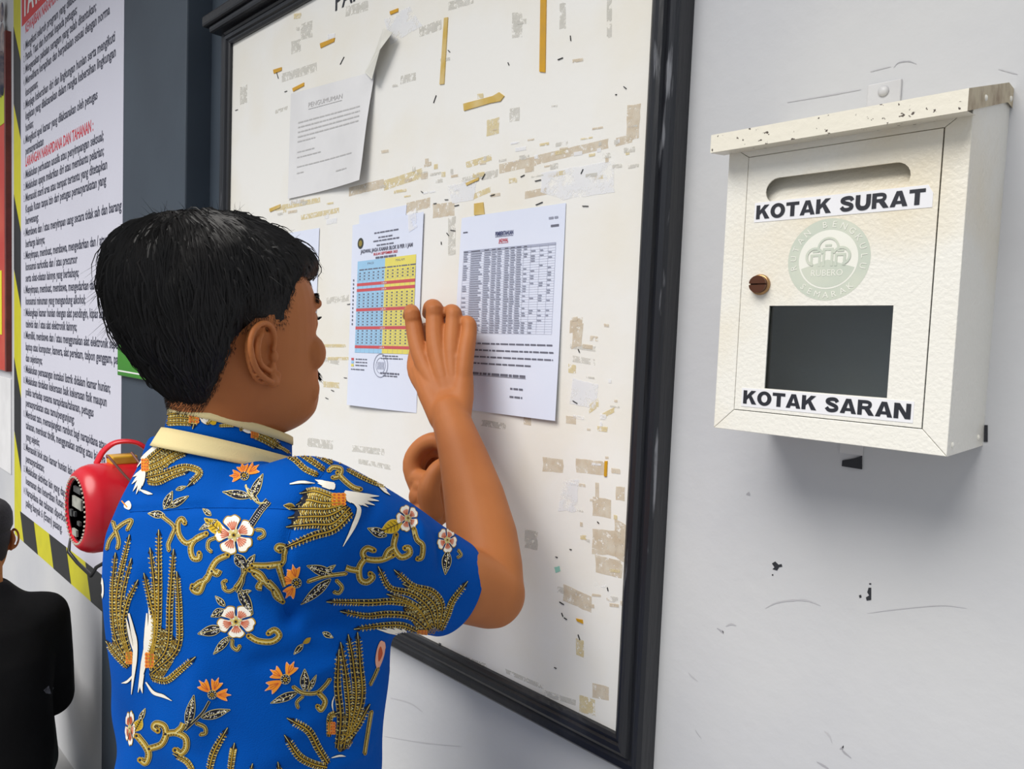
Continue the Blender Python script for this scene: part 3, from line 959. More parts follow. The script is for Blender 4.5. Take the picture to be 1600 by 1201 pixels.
# ------------------------------------------------------------------ banner with rules, hazard border
banner = empty('rules_banner', (-2.87, PY, 0.64), 'tall white rules banner of Indonesian text with black and yellow hazard border', 'banner')
BNL, BNR, BNB, BNT = -3.455, -2.286, 0.752, 3.0
by = PY - 0.0012
MB().box((BNL, by, BNB), (BNR, PY, BNT)).build('field', m_banner, banner)
HZ = 0.115
MB().box((BNL - HZ, by + 0.0002, BNB - HZ), (BNR, PY, BNB)).build('bottom_border', m_hazy, banner)
MB().box((BNL - HZ, by + 0.0002, BNB), (BNL, PY, BNT)).build('side_border', m_hazy, banner)
k = 0
x = BNL - 0.02
while x < BNR:
    p = [(x, BNB), (min(x + 0.215, BNR), BNB), (min(x + 0.275, BNR), BNB - HZ), (min(x + 0.06, BNR), BNB - HZ)]
    MB().add([(a, by - 0.0003, b) for a, b in p] + [(a, by + .0004, b) for a, b in p], [(0, 3, 2, 1), (0, 1, 5, 4), (2, 3, 7, 6), (1, 2, 6, 5), (3, 0, 4, 7)]).build('hazard_stripe', m_hazk, banner)
    x += 0.43
z = BNB + 0.16
while z < BNT - 0.3:
    p = [(BNL - HZ, z + 0.16), (BNL, z), (BNL, z + 0.30), (BNL - HZ, z + 0.46)]
    MB().add([(a, by - 0.0003, b) for a, b in p] + [(a, by + .0004, b) for a, b in p], [(0, 3, 2, 1), (0, 1, 5, 4), (2, 3, 7, 6), (1, 2, 6, 5), (3, 0, 4, 7)]).build('hazard_stripe', m_hazk, banner)
    z += 0.66
zt = W(40, 71, by).z
zb = W(40, 784, by).z
ROWS = ['1.|Mengikuti seluruh program yang dilaksanakan;', '2.|Patuh, Taat dan hormat kepada petugas;', '3.|Mengenakan pakaian seragam yang telah ditentukan;',
        '4.|Memelihara kerapihan dan berpakaian sesuai dengan norma', '|kesopanan;', '5.|Menjaga kebersihan diri dan lingkungan hunian serta mengikuti', '|kegiatan yang dilaksanakan dalam rangka kebersihan lingkungan', '|hunian;',
        '6.|Mengikuti apel kamar yang dilaksanakan oleh petugas', '|pemasyarakatan', '*LARANGAN NARAPIDANA DAN TAHANAN :', '1.|Melakukan perbuatan asusila atau penyimpangan seksual;', '2.|Melakukan upaya melarikan diri atau membantu pelarian;',
        '3.|Memasuki steril area atau tempat tertentu yang ditetapkan', '|Kepala Rutan tanpa izin dari petugas pemasyarakatan yang', '|berwenang;', '4.|Membawa dan / atau menyimpan uang secara tidak sah dan barang', '|berharga lainnya;',
        '5.|Menyimpan, membuat, membawa, mengedarkan dan / atau meng', '|konsumsi narkotika dan / atau precursor', '|serta obat-obatan lainnya yang berbahaya;', '6.|Menyimpan, membuat, membawa, mengedarkan dan / atau meng', '|konsumsi minuman yang mengandung alkohol;',
        '7.|Melengkapi kamar hunian dengan alat pendingin, kipas angin,', '|televisi dan / atau alat elektronik lainnya;', '8.|Memiliki, membawa dan / atau menggunakan alat elektronik seperti', '|laptop atau komputer, kamera, alat perekam, telpon genggam, pager', '|dan sejenisnya;',
        '9.|Melakukan pemasangan instalasi listrik didalam kamar hunian;', '10.|Melakukan tindakan kekerasan baik kekerasan fisik maupun', '|psikis terhadap sesama narapidana/tahanan, petugas', '|pemasyarakatan atau tamu/pengunjung;', '11.|Membuat tato, memanjangkan rambut bagi narapidana atau', '|tahanan, membuat tindik, menggunakan anting atau lainnya', '|yang sejenis;',
        '12.|Memasuki blok atau kamar hunian lain tanpa izin petugas', '|pemasyarakatan;', '13.|Melakukan aktivitas lain yang dapat mengganggu', '|keamanan dan ketertiban Rutan;', '14.|Narapidana dan tahanan diperbolehkan memakai sandal', '|paling banyak 6 (Enam) pasang.']
mb = MB()
n = len(ROWS)
for i, r in enumerate(ROWS):
    z = zt + (zb - zt) * i / (n - 1) - 0.014
    y = by - 0.0004
    if r[0] == '*':
        put_text(mb, r[1:], (BNL + 0.075, y, z), XA, ZA, 0.036, sx=0.80, bold=0.02, mi=1)
        continue
    a, b = r.split('|')
    if a:
        put_text(mb, a, (BNL + 0.062, y, z), XA, ZA, 0.026, sx=0.62, align='R', mi=0)
    put_text(mb, b, (BNL + 0.075, y, z), XA, ZA, 0.030, sx=0.95, bold=0.022, mi=0)
put_text(mb, 'KEWAJIBAN NARAPIDANA DAN TAHANAN :', (BNL + 0.075, by - 0.0004, zt + 0.045), XA, ZA, 0.036, sx=0.80, bold=0.02, mi=1)
mb.build('lettering', [mat('banner_ink', srgb(64, 66, 84), 0.6), mat('banner_red', srgb(206, 56, 70), 0.6)], banner)
hz0 = W(36, 40, by).z
hb = MB().box((BNL + 0.02, by - 0.0006, hz0), (BNR - 0.02, by, BNT - 0.05)).build('heading_band', mat('band_red', srgb(206, 40, 46), 0.5), banner)
mb = MB()
put_text(mb, 'TATA TERTIB', (BNL + 0.03, by - 0.001, hz0 + 0.03), XA, ZA, 0.10, sx=0.9, bold=0.03)
mb.build('heading_lettering', m_white, hb)

# ------------------------------------------------------------------ red poster at the far left and the sheet under it
post = empty('red_poster', (-4.0, PY, 1.2), 'red framed poster with a black heading beside the hazard border', 'poster')
p0, p1 = W(18, 560, PY), W(18, 60, PY)
PL, PR, PB, PT = -4.5, W(17, 300, PY).x, W(17, 580, PY).z, W(17, 50, PY).z
MB().box((PL, PY - 0.012, PB), (PR, PY, PT)).build('sheet', m_redp, post)
MB().box((PL, PY - 0.0135, PT - 0.34), (PR, PY - 0.0115, PT)).build('heading', mat('poster_black', srgb(34, 32, 40), 0.6), post)
MB().box((PR - 0.012, PY - 0.02, PB), (PR + 0.012, PY, PT)).build('frame_edge', mat('poster_frame', srgb(110, 44, 40), 0.5, var=0.3), post)
MB().box((PL, PY - 0.0140, PB + 0.15), (PR - 0.10, PY - 0.0115, PB + 0.42)).build('yellow_label', mat('poster_yellow', srgb(232, 224, 40), 0.6), post)
MB().box((PR - 0.18, PY - 0.0138, PB + 1.02), (PR - 0.03, PY - 0.0115, PB + 1.16)).build('green_label', mat('poster_lime', srgb(190, 200, 40), 0.6), post)
mb = MB()
fx, fz = PR - 0.10, PB + 1.15
mb.tube([(fx, PY - 0.014, fz), (fx + 0.005, PY - 0.014, fz + 0.14)], [0.018, 0.022], 8)
mb.tube([(fx + 0.035, PY - 0.014, fz), (fx + 0.03, PY - 0.014, fz + 0.14)], [0.018, 0.022], 8)
mb.ell((fx + 0.018, PY - 0.014, fz + 0.2), (0.045, 0.004, 0.08))
mb.ell((fx + 0.018, PY - 0.014, fz + 0.32), (0.03, 0.004, 0.04))
mb.build('printed_figure', mat('poster_figure', srgb(70, 76, 100), 0.6, col2=srgb(190, 170, 160), scale=14), post)
b0 = W(10, 590, PY).z
b1 = W(10, 735, PY).z
o = MB().box((-4.5, PY - 0.004, b1), (PR + 0.01, PY, b0)).build('wall_notice', m_oldp)
tag(o, 'plain pale notice sheet under the red framed poster', 'paper')

# ------------------------------------------------------------------ green sign on the grey corner
gp = W(183, 586, PY - 0.012)
gs = empty('green_sign', (gp.x + 0.2, PY, gp.z), 'small green sign with white letters on the grey corner', 'sign')
bevel(MB().box((gp.x, PY - 0.012, gp.z), (gp.x + 0.40, PY, gp.z + 0.22)).build('plate', m_green, gs), 0.003)
mb = MB()
mb.box((gp.x + 0.008, PY - 0.0125, gp.z + 0.012), (gp.x + 0.39, PY - 0.0118, gp.z + 0.016))
mb.box((gp.x + 0.008, PY - 0.0125, gp.z + 0.205), (gp.x + 0.39, PY - 0.0118, gp.z + 0.209))
put_text(mb, 'Ke', (gp.x + 0.085, PY - 0.0128, gp.z + 0.055), XA, ZA, 0.045, bold=0.02)
put_text(mb, 'I', (gp.x + 0.035, PY - 0.0128, gp.z + 0.13), XA, ZA, 0.045, bold=0.02)
mb.build('lettering', m_white, gs)

# ------------------------------------------------------------------ red round wall lamp
FY = -0.235
fc = W(119, 797, FY)
lampp = empty('red_wall_lamp', (fc.x, PY, fc.z - 0.14), 'round red plastic lamp drum with beaded black face, on wire bracket over banner', 'lamp')
ax = Vector((0, 1, 0))
RR = 0.110
lathe(fc, ax, [(0.004, 0.078), (-0.002, 0.082), (-0.002, 0.088), (0.001, 0.093), (0.008, 0.100), (0.018, 0.106), (0.032, RR), (0.06, RR), (0.10, RR), (0.14, 0.108), (0.165, 0.102), (0.18, 0.09), (0.185, 0.02)], 40, 'housing', m_red, lampp)
lathe(fc, ax, [(0.004, 0.080), (0.003, 0.078), (0.012, 0.045), (0.014, 0.001)], 36, 'face', m_kblack, lampp)
mb = MB()
for k in range(44):
    a = 2 * math.pi * k / 44
    mb.ell(fc + Vector((0.082 * math.cos(a), -0.003, 0.082 * math.sin(a))), (0.0032, 0.0032, 0.0032), 0, None, 6, 4)
mb.build('bead_rim', mat('bead_silver', srgb(216, 206, 190), 0.3, metal=0.3), lampp)
m_sil = mat('dull_silver', srgb(176, 178, 168), 0.45, col2=srgb(120, 122, 116), scale=30)
m_sild = mat('dark_silver', srgb(58, 60, 62), 0.45, col2=srgb(90, 92, 90), scale=60)
for (x0, z0, x1, z1) in ((-0.030, 0.006, 0.042, 0.032), (-0.02, 0.044, 0.036, 0.058), (-0.052, -0.022, -0.034, -0.006), (-0.020, -0.018, -0.008, -0.006), (-0.03, -0.066, 0.004, -0.050), (0.01, -0.034, 0.03, -0.024)):
    MB().box(fc + Vector((x0, -0.001, z0)), fc + Vector((x1, 0.008, z1))).build('reflector', m_sil if x0 in (-0.030, -0.03) else m_sild, lampp)
hp = [fc + Vector((-0.02, 0.06, RR - 0.006)), fc + Vector((-0.018, 0.075, RR + 0.025)), fc + Vector((-0.01, 0.10, RR + 0.048)), fc + Vector((0, 0.14, RR + 0.046)), fc + Vector((0.005, 0.168, RR + 0.015)), fc + Vector((0.005, 0.175, RR - 0.03))]
mb = MB()
mb.tube([Vector(p) for p in spline(hp, 6)], 0.006, 10, up=(1, 0, 0), flat=1.0)
for v in mb.v:
    v.x = fc.x + (v.x - fc.x) * 2.6
mb.build('handle', m_red, lampp, True)
bevel(MB().box(fc + Vector((-0.03, 0.075, RR - 0.004)), fc + Vector((0.02, 0.135, RR + 0.018))).build('clip', mat('clip_yellow', srgb(216, 166, 40), 0.4), lampp), 0.004)
for pts in ([(0.03, 0.06, 0.13), (0.06, 0.055, 0.135), (0.10, 0.09, 0.08), (0.125, 0.14, 0.03), (0.128, 0.16, -0.02)], [(0.02, 0.12, 0.135), (0.08, 0.13, 0.10), (0.115, 0.15, 0.06), (0.125, 0.17, -0.03), (0.1, 0.185, -0.1)]):
    mb = MB()
    mb.tube([Vector(p) for p in spline([fc + Vector(q) for q in pts], 6)], 0.003, 6)
    mb.build('wire', m_wire, lampp, True)
bk = lambda pts, r=0.0045: MB().tube([fc + Vector(q) for q in pts], r, 8)
mb = bk([(0.10, 0.21, -0.085), (0.12, 0.05, -0.085), (0.12, 0.045, -0.09), (0.12, 0.045, -0.175), (0.12, 0.05, -0.18), (0.10, 0.215, -0.18)])
mb.build('bracket', m_kblack, lampp, True)
mb = bk([(-0.10, 0.215, -0.085), (-0.12, 0.02, -0.085), (-0.12, 0.015, -0.135), (-0.06, 0.02, -0.15), (0.05, 0.02, -0.155), (0.07, 0.025, -0.13), (0.09, 0.05, -0.11)])
mb.build('bracket', m_kblack, lampp, True)

# ------------------------------------------------------------------ people: helpers
def remesh(mb, voxel, smooth=6, lam=0.5):
    """fuse overlapping shapes into one continuous surface and relax it; returns (verts array, faces)"""
    me = bpy.data.meshes.new('tmp')
    me.from_pydata([tuple(v) for v in mb.v], [], mb.f)
    bm = bmesh.new()
    bm.from_mesh(me)
    bmesh.ops.triangulate(bm, faces=bm.faces[:])
    bm.to_mesh(me)
    bm.free()
    ob = bpy.data.objects.new('tmp', me)
    COL.objects.link(ob)
    md = ob.modifiers.new('r', 'REMESH')
    md.mode = 'VOXEL'
    md.voxel_size = voxel
    md.adaptivity = 0
    dg = bpy.context.evaluated_depsgraph_get()
    m2 = bpy.data.meshes.new_from_object(ob.evaluated_get(dg))
    n = len(m2.vertices)
    v = np.empty(n * 3)
    m2.vertices.foreach_get('co', v)
    v = v.reshape(-1, 3)
    e = np.empty(len(m2.edges) * 2, int)
    m2.edges.foreach_get('vertices', e)
    e = e.reshape(-1, 2)
    fs = [tuple(p.vertices) for p in m2.polygons]
    bpy.data.objects.remove(ob)
    v = relax(v, e, smooth, lam)
    return v, e, fs


def relax(v, e, it, lam=0.5, wt=None):
    deg = np.bincount(e.ravel(), minlength=len(v)).astype(float)[:, None]
    deg[deg == 0] = 1
    for k in range(it):
        for l in ((lam, -lam * 1.04) if lam > 0 else (-lam,)):
            s = np.zeros_like(v)
            for c in range(3):
                s[:, c] = np.bincount(e[:, 0], weights=v[e[:, 1], c], minlength=len(v)) + np.bincount(e[:, 1], weights=v[e[:, 0], c], minlength=len(v))
            d = (s / deg - v) * l
            v = v + (d if wt is None else d * wt[:, None])
    return v


def lerp_tab(tab, z):
    """smooth interpolation in a table whose first column is the key"""
    if z <= tab[0][0]:
        return tab[0][1:]
    for a, b in zip(tab, tab[1:]):
        if z <= b[0]:
            t = (z - a[0]) / (b[0] - a[0])
            return [p + (q - p) * t for p, q in zip(a[1:], b[1:])]
    return tab[-1][1:]


# head in its own frame: x to the person's right, y to the front, z up, origin between the ears (metres)
HEAD = [(-.101, .046, -.020, .026), (-.096, .072, -.034, .040), (-.089, .089, -.042, .049), (-.079, .098, -.048, .056), (-.065, .100, -.052, .0620), (-.050, .098, -.056, .0660), (-.034, .096, -.062, .0690),
        (-.015, .094, -.070, .071), (.005, .092, -.078, .0730), (.025, .093, -.083, .0745), (.042, .096, -.086, .0755), (.057, .095, -.0875, .0755), (.074, .088, -.086, .0745),
        (.090, .076, -.080, .069), (.102, .060, -.069, .060), (.112, .040, -.052, .046), (.119, .018, -.028, .028), (.122, .002, -.010, .010)]


def head_pt(z, a):
    """surface point of the bare skull at height z and angle a (0 = right ear side, 90 = front)"""
    yf, yb, w = lerp_tab(HEAD, z)
    c, s = math.cos(a), math.sin(a)
    p = 0.92 if s < 0 else (0.74 if z < 0.02 else 0.74 + .18 * min(1, (z - .02) / .06))
    x = w * math.copysign(abs(c) ** p, c)
    y = (yf if s > 0 else -yb) * math.copysign(abs(s) ** p, s)
    return Vector((x, y, z))


def head_shapes(mb, X):
    """add skull, face features and ears; X maps head space to the world"""
    zs = [HEAD[0][0] + (HEAD[-1][0] - HEAD[0][0]) * i / 40 for i in range(41)]
    mb.ring([[X(head_pt(z, 2 * math.pi * j / 40)) for j in range(40)] for z in zs])

    def ell(c, r, rx=0, rz=0):
        q = MB()
        rot = Matrix.Rotation(math.radians(rz), 3, 'Z') @ Matrix.Rotation(math.radians(rx), 3, 'X')
        q.ell(c, r, 0, rot)
        mb.add([X(v) for v in q.v], q.f)

    def tub(pts, r, n=10):
        q = MB()
        q.tube(pts, r, n)
        mb.add([X(v) for v in q.v], q.f)
    tub([(0, .091, .034), (0, .100, .016), (0, .109, -.004), (0, .1125, -.011)], [.0075, .0080, .0090, .0105])
    for s in (-1, 1):
        ell((s * .0125, .102, -.015), (.0068, .0095, .0070))
        ell((s * .030, .085, .043), (.026, .013, .009), 0, -s * 16)
        ell((s * .046, .068, -.010), (.022, .020, .022))
        ell((s * .034, .066, -.050), (.024, .020, .024))
        ell((s * .0315, .080, .021), (.0155, .0125, .0125))
        tub([(s * .016, .087, .026), (s * .031, .0935, .029), (s * .046, .081, .025)], [.003, .004, .003], 8)
        tub([(s * .016, .086, .014), (s * .031, .0915, .012), (s * .046, .080, .016)], [.003, .0035, .003], 8)
        # ear: flaring plate, helix rim, antihelix fold, tragus and lobe
        ca, sa = math.cos(math.radians(13)), math.sin(math.radians(13))
        def E(u, v, n):
            u, v = u * 1.34 / 1000, v * 1.08 / 1000
            u, v = u * ca + v * sa, -u * sa + v * ca
            return (s * (.0695 + n / 1000 + u * .26), .004 - u * .96, -.001 + v)
        hel = spline([(3, 3, 6), (-1, 12, 6), (1, 24, 7), (9, 31, 8), (20, 30, 9), (27.5, 22, 10), (29.5, 10, 10), (27, -4, 9), (21, -15, 8), (13, -24, 7)], 5)
        tub([E(p[0], p[1], p[2] + 2.5) for p in hel], [.0026] * 6 + [.0031] * (len(hel) - 6), 8)
        ell(E(9, -25, 6), (.0052, .0062, .0075))
        tub([E(5, -29, 5), E(3, -22, 5)], [.004, .005], 8)
        tub([E(*p) for p in spline([(9, 22, 5), (16, 16, 7), (20, 6, 8), (18, -5, 7), (11, -14, 7)], 4)], .0030, 8)
        ell(E(2, -4, 6), (.0040, .0050, .0062))
        ell(E(6, -14, 5), (.004, .005, .005))
        pl = MB()
        rings = []
        for k, (sc, nn) in enumerate(((0.15, 2.5), (0.6, 2.5), (1.0, 3.5), (1.0, 4.2), (0.66, 0.6), (0.15, -1.5))):
            rings.append([E(14 + 14.5 * sc * math.cos(2 * math.pi * j / 20) , 2 + 28 * sc * math.sin(2 * math.pi * j / 20), nn - (7.5 if k < 3 else 1.5) + 3) for j in range(20)])
        pl.ring(rings)
        mb.add([X(v) for v in pl.v], pl.f)
    # lips and chin
    tub([(-.021, .090, -.046), (-.009, .0985, -.0425), (0, .0995, -.0435), (.009, .0985, -.0425), (.021, .090, -.046)], [.003, .0052, .0048, .0052, .003], 8)
    tub([(-.019, .090, -.049), (0, .0990, -.0535), (.019, .090, -.049)], [.003, .0062, .003], 8)
    ell((0, .088, -.081), (.022, .016, .015))


def frame(F, U):
    F = Vector(F).normalized()
    R_ = F.cross(Vector(U)).normalized()
    U_ = R_.cross(F).normalized()
    return R_, F, U_


m_skin = mat('skin', srgb(188, 117, 67), 0.55, col2=srgb(169, 100, 54), scale=9, lo=0.3, hi=0.75, bump=0.06, bscale=420, sss=0.06, spec=0.28)
m_hair = mat('black_hair', srgb(9, 8, 9), 0.5, col2=srgb(18, 16, 17), scale=40, spec=0.35)
m_stub = mat('short_hair', srgb(44, 32, 26), 0.6, var=0.2)
m_blue = mat('blue_cotton', srgb(0, 82, 176), 0.75, col2=srgb(0, 72, 160), scale=6, bump=0.25, bscale=900, spec=0.06)
m_creamcl = mat('cream_cotton', srgb(232, 214, 160), 0.8, var=0.06, scale=12, bump=0.2, bscale=800, spec=0.25)
m_goldp = mat('print_gold', srgb(178, 144, 44), 0.75, col2=srgb(150, 118, 34), scale=60, spec=0.25)
m_palep = mat('print_pale_gold', srgb(212, 196, 128), 0.75, var=0.1, scale=60, spec=0.25)
m_blackp = mat('print_black', srgb(24, 26, 40), 0.75, var=0.1, scale=60, spec=0.25)
m_whitep = mat('print_white', srgb(244, 238, 226), 0.75, var=0.04, scale=60, spec=0.25)
m_orangep = mat('print_orange', srgb(240, 152, 40), 0.75, col2=srgb(232, 128, 50), scale=70, spec=0.25)
m_pinkp = mat('print_pink', srgb(238, 176, 150), 0.75, var=0.08, scale=60, spec=0.25)
m_redp2 = mat('print_rust', srgb(196, 88, 52), 0.75, var=0.1, scale=60, spec=0.25)
m_yelp = mat('print_yellow', srgb(206, 170, 34), 0.75, var=0.1, scale=60, spec=0.25)
m_seam = m_blue
INKS = [m_goldp, m_palep, m_blackp, m_whitep, m_orangep, m_pinkp, m_redp2, m_yelp, m_seam]
GOLD, PALE, BLK, WHT, ORG, PNK, RST, YEL, SEAM = range(9)
m_trou = mat('dark_trousers', srgb(28, 32, 40), 0.8, var=0.2, bump=0.2, bscale=500)
m_shoe = mat('black_shoe', srgb(16, 16, 18), 0.35, var=0.2)

# ------------------------------------------------------------------ the man at the board
HS = 1.0
hc = P(353, 541, 0.775)
hF = Vector((-0.17, 1.0, 0.10))
hR, hFd, hU = frame(hF, (0.02, 0, 1))


def HX(v):
    v = Vector(v) * HS
    return hc + hR * v.x + hFd * v.y + hU * v.z


# torso frame
TYAW = math.radians(11)
tF = Vector((-math.sin(TYAW), math.cos(TYAW), 0))
tR = Vector((math.cos(TYAW), math.sin(TYAW), 0))
tc = P(390, 1000, 0.82)
TC = Vector((tc.x, tc.y, 0))
person = empty('person', (TC.x, TC.y, 0), 'man in blue and gold batik shirt holding a paper to the notice board', 'person')


def T(x, y, z):
    return TC + tR * x + tF * y + Vector((0, 0, z))


# torso sections: z, half width, half depth, forward shift, sideways shift
TOR = [(.78, .172, .124, .0, 0), (.90, .170, .118, .0, 0), (1.00, .165, .112, .0, 0), (1.08, .165, .112, .0, 0), (1.16, .172, .116, -.002, 0), (1.24, .178, .119, -.006, 0), (1.30, .169, .114, -.010, 0),
       (1.345, .143, .101, -.012, -.002), (1.375, .115, .089, -.014, -.006), (1.395, .092, .080, -.018, -.014), (1.412, .080, .074, -.022, -.017), (1.43, .066, .066, -.028, -.019), (1.45, .060, .060, -.030, -.020)]


def torso_ring(z, grow=0.0, n=48, zoff=0.0):
    a, b, fy, fx = lerp_tab(TOR, z)
    out = []
    for j in range(n):
        t = 2 * math.pi * j / n
        c, s = math.cos(t), math.sin(t)
        p = 0.86
        out.append(T(fx + (a + grow) * math.copysign(abs(c) ** p, c), fy + (b + grow) * math.copysign(abs(s) ** p, s), z + zoff - .020 * max(0, min(1, (z - 1.30) / .10)) * (s + 1)))
    return out


# joints
RSH = P(472, 830, 0.715)
REL = P(768, 927, 0.885)
RWR = P(702, 645, 1.035)
LSH = T(-.122, .025, 1.290)
LEL = P(585, 960, 1.10)
LWR = P(666, 808, 1.085)

body = MB()
head_shapes(body, HX)
# neck and torso core
CC = P(355, 666, 0.785)           # middle of the collar
CCX, CCY, CCZ = (CC - TC).dot(tR), (CC - TC).dot(tF), CC.z
body.tube([HX((0, -.006, -.02)), HX((0, -.008, -.055)), CC + Vector((0, 0, .02)), CC, CC - Vector((0, 0, .04)), T(CCX * .6, CCY * .6, 1.30)], [.055, .053, .052, .052, .056, .065], 24)
body.ring([torso_ring(z, -.020) for z in (.80, .9, 1.0, 1.1, 1.2, 1.3, 1.34, 1.37, 1.39)])
for s in (-1, 1):
    body.tube([T(s * .085, 0, .86), T(s * .09, .005, .48), T(s * .09, -.005, .08), T(s * .09, -.005, .06)], [.08, .055, .038, .038], 16)
    body.tube([T(s * .09, -.02, .045), T(s * .095, .11, .035)], [.03, .026], 12)


def limb(mb, a, b, prof, n=22, bend=Vector((0, 0, 0)), up=None, flat=1.0):
    a, b = Vector(a), Vector(b)
    pts, rs = [], []
    for t, r in prof:
        pts.append(a.lerp(b, t) + bend * math.sin(math.pi * t))
        rs.append(r)
    mb.tube(pts, rs, n, up=up, flat=flat)


limb(body, RSH, REL, [(0, .050), (.3, .050), (.6, .046), (.85, .043), (1.0, .0415)])
limb(body, REL, RWR, [(0, .040), (.12, .0435), (.28, .0445), (.5, .040), (.72, .0335), (.9, .0280), (1.0, .0255)], bend=P(752, 790, .96) - P(744, 790, .96))
limb(body, LSH, LEL, [(0, .044), (.4, .046), (.8, .040), (1, .038)])
limb(body, LEL, LWR, [(0, .038), (.25, .042), (.6, .034), (1, .027)])

# right hand: wrist, palm and five bent fingers, tips on the sheet
def fingers(mb, chains, n=14):
    for pts, rs in chains:
        sp = spline([list(p) + [r] for p, r in zip(pts, rs)], 4)
        mb.tube([Vector(q[:3]) for q in sp], [q[3] for q in sp], n)
ty = -0.0110
RH = dict(
    index=([P(692, 628, 1.050), P(658, 556, 1.095), P(647, 508, 1.118), P(644, 489, 1.122), W(640, 486, -.034), W(636, 494, ty)], [.013, .0140, .0134, .0120, .0102, .0086]),
    middle=([P(702, 626, 1.050), P(683, 545, 1.085), P(680, 500, 1.108), P(679, 482, 1.112), W(672, 480, -.036), W(668, 490, ty)], [.014, .0150, .0146, .0134, .0112, .0092]),
    ring=([P(712, 628, 1.048), P(707, 550, 1.075), P(709, 505, 1.095), P(709, 489, 1.100), W(702, 487, -.036), W(699, 497, ty)], [.013, .0134, .0128, .0122, .0104, .0088]),
    pinky=([P(721, 632, 1.044), P(727, 562, 1.062), P(733, 522, 1.080), P(733, 506, 1.086), W(727, 503, -.034), W(724, 512, ty)], [.0125, .0126, .0114, .0108, .0092, .0078]),
    thumb=([P(676, 622, 1.060), P(652, 582, 1.105), P(650, 552, 1.14), P(658, 524, 1.16), W(664, 512, ty - .001)], [.014, .0145, .0115, .0105, .0088]))
fingers(body, RH.values())
# palm filling between the metacarpals
for a, b, r in (((690, 600, 1.075), (716, 600, 1.060), .0165), ((676, 575, 1.088), (720, 575, 1.068), .0145), ((664, 556, 1.096), (724, 562, 1.066), .0125), ((697, 625, 1.054), (713, 625, 1.048), .0190)):
    body.tube([P(*a), P(*b)], r, 14)
body.tube([P(660, 590, 1.095), P(690, 615, 1.07)], [.016, .016], 12)
body.tube([P(714, 690, 1.012), P(703, 650, 1.036), P(700, 622, 1.062), P(697, 595, 1.085)], [.0285, .0265, .0230, .0160], 18)
body.tube([P(690, 655, 1.036), P(672, 612, 1.070), P(658, 580, 1.098)], [.018, .019, .0155], 14)
body.tube([P(716, 655, 1.028), P(722, 618, 1.048), P(725, 585, 1.058)], [.018, .0175, .0135], 14)

# left hand pinching, behind the right forearm
LH = dict(
    index=([P(668, 790, 1.090), P(644, 732, 1.105), P(655, 701, 1.105), P(680, 688, 1.095), P(700, 700, 1.088)], [.0150, .0145, .0140, .0132, .0105]),
    middle=([P(672, 790, 1.10), P(652, 738, 1.118), P(663, 710, 1.116), P(684, 704, 1.110), P(700, 716, 1.100)], [.014, .0125, .011, .0102, .009]),
    ring=([P(678, 790, 1.108), P(664, 742, 1.138), P(676, 712, 1.140), P(694, 708, 1.128), P(700, 730, 1.112)], [.013, .012, .0105, .0098, .009]),
    pinky=([P(684, 792, 1.112), P(674, 750, 1.150), P(684, 726, 1.150), P(700, 722, 1.135), P(700, 742, 1.12)], [.012, .011, .0095, .009, .008]),
    thumb=([P(676, 800, 1.072), P(670, 768, 1.066), P(675, 748, 1.066), P(684, 732, 1.070), P(700, 720, 1.080)], [.0165, .0170, .0140, .0122, .0096]))
fingers(body, LH.values())
for a, b, r in (((652, 748, 1.100), (684, 760, 1.118), .0165), ((658, 775, 1.088), (688, 782, 1.104), .0190), ((650, 746, 1.100), (672, 752, 1.080), .0145), ((660, 760, 1.085), (690, 752, 1.100), .0150), ((664, 800, 1.084), (684, 800, 1.094), .0200)):
    body.tube([P(*a), P(*b)], r, 14)

bv, be, bf = remesh(body, 0.0016, 2, 0.5)
# soften the limbs and neck more than face and hands
hw = np.linalg.norm(bv - np.array(hc), axis=1)
wt = np.ones(len(bv))
hl = (bv - np.array(hc)) @ np.array([hR, hFd, hU]).T
wt[(hw < 0.14)] = 0.10
wt[(hw < 0.14) & (hl[:, 2] < -.015) & (hl[:, 1] < .066)] = 0.8
wt[(hw < 0.14) & (hl[:, 2] < -.066)] = 0.8
ear = np.array(HX((.082, -.008, 0)))
wt[np.linalg.norm(bv - ear, axis=1) < .040] = 0.02
for c in (RH, LH):
    ctr = np.array(c['middle'][0][1])
    wt[np.linalg.norm(bv - ctr, axis=1) < 0.13] = 0.10 if c is RH else 0.22
wr = np.linalg.norm(bv - np.array(P(700, 632, 1.045)), axis=1)
wt[wr < .042] = .7
bv = relax(bv, be, 30, -0.5, wt)
body_o = mk('body', bv, bf, m_skin, person, True)

# eyes, brows, lashes, moustache
for s in (-1, 1):
    mb = MB()
    mb.ell(HX((s * .0315, .0815, .0205)), (.0122, .0122, .0122))
    ey = mb.build('eye', mat('eye_white', srgb(225, 220, 214), 0.2), person, True)
    mb = MB()
    mb.ell(HX((s * .0315, .0895, .0205)), (.0052, .0052, .0052))
    mb.build('iris', mat('iris_dark', srgb(30, 20, 16), 0.1), ey, True)


def strands(specs, name, m, parent, w=0.0005):
    """flat tapering hairs; specs: list of point lists"""
    vs, fs = [], []
    for pts, ww in specs:
        b = len(vs)
        n = len(pts)
        for i, p in enumerate(pts):
            d = (pts[min(i + 1, n - 1)] - pts[max(i - 1, 0)])
            view = p - Vector(CAM)
            sd = d.cross(hR + Vector((.3, -.5, .2)) if i >= 0 else view)
            if sd.length < 1e-9:
                sd = Vector((0, 0, 1))
            sd.normalize()
            k = ww * (1.0 - 0.85 * (i / (n - 1)) ** 2)
            vs += [p - sd * k, p + sd * k]
        fs += [(b + 2 * i, b + 2 * i + 1, b + 2 * i + 3, b + 2 * i + 2) for i in range(n - 1)]
    return mk(name, vs, fs, m, parent, True)


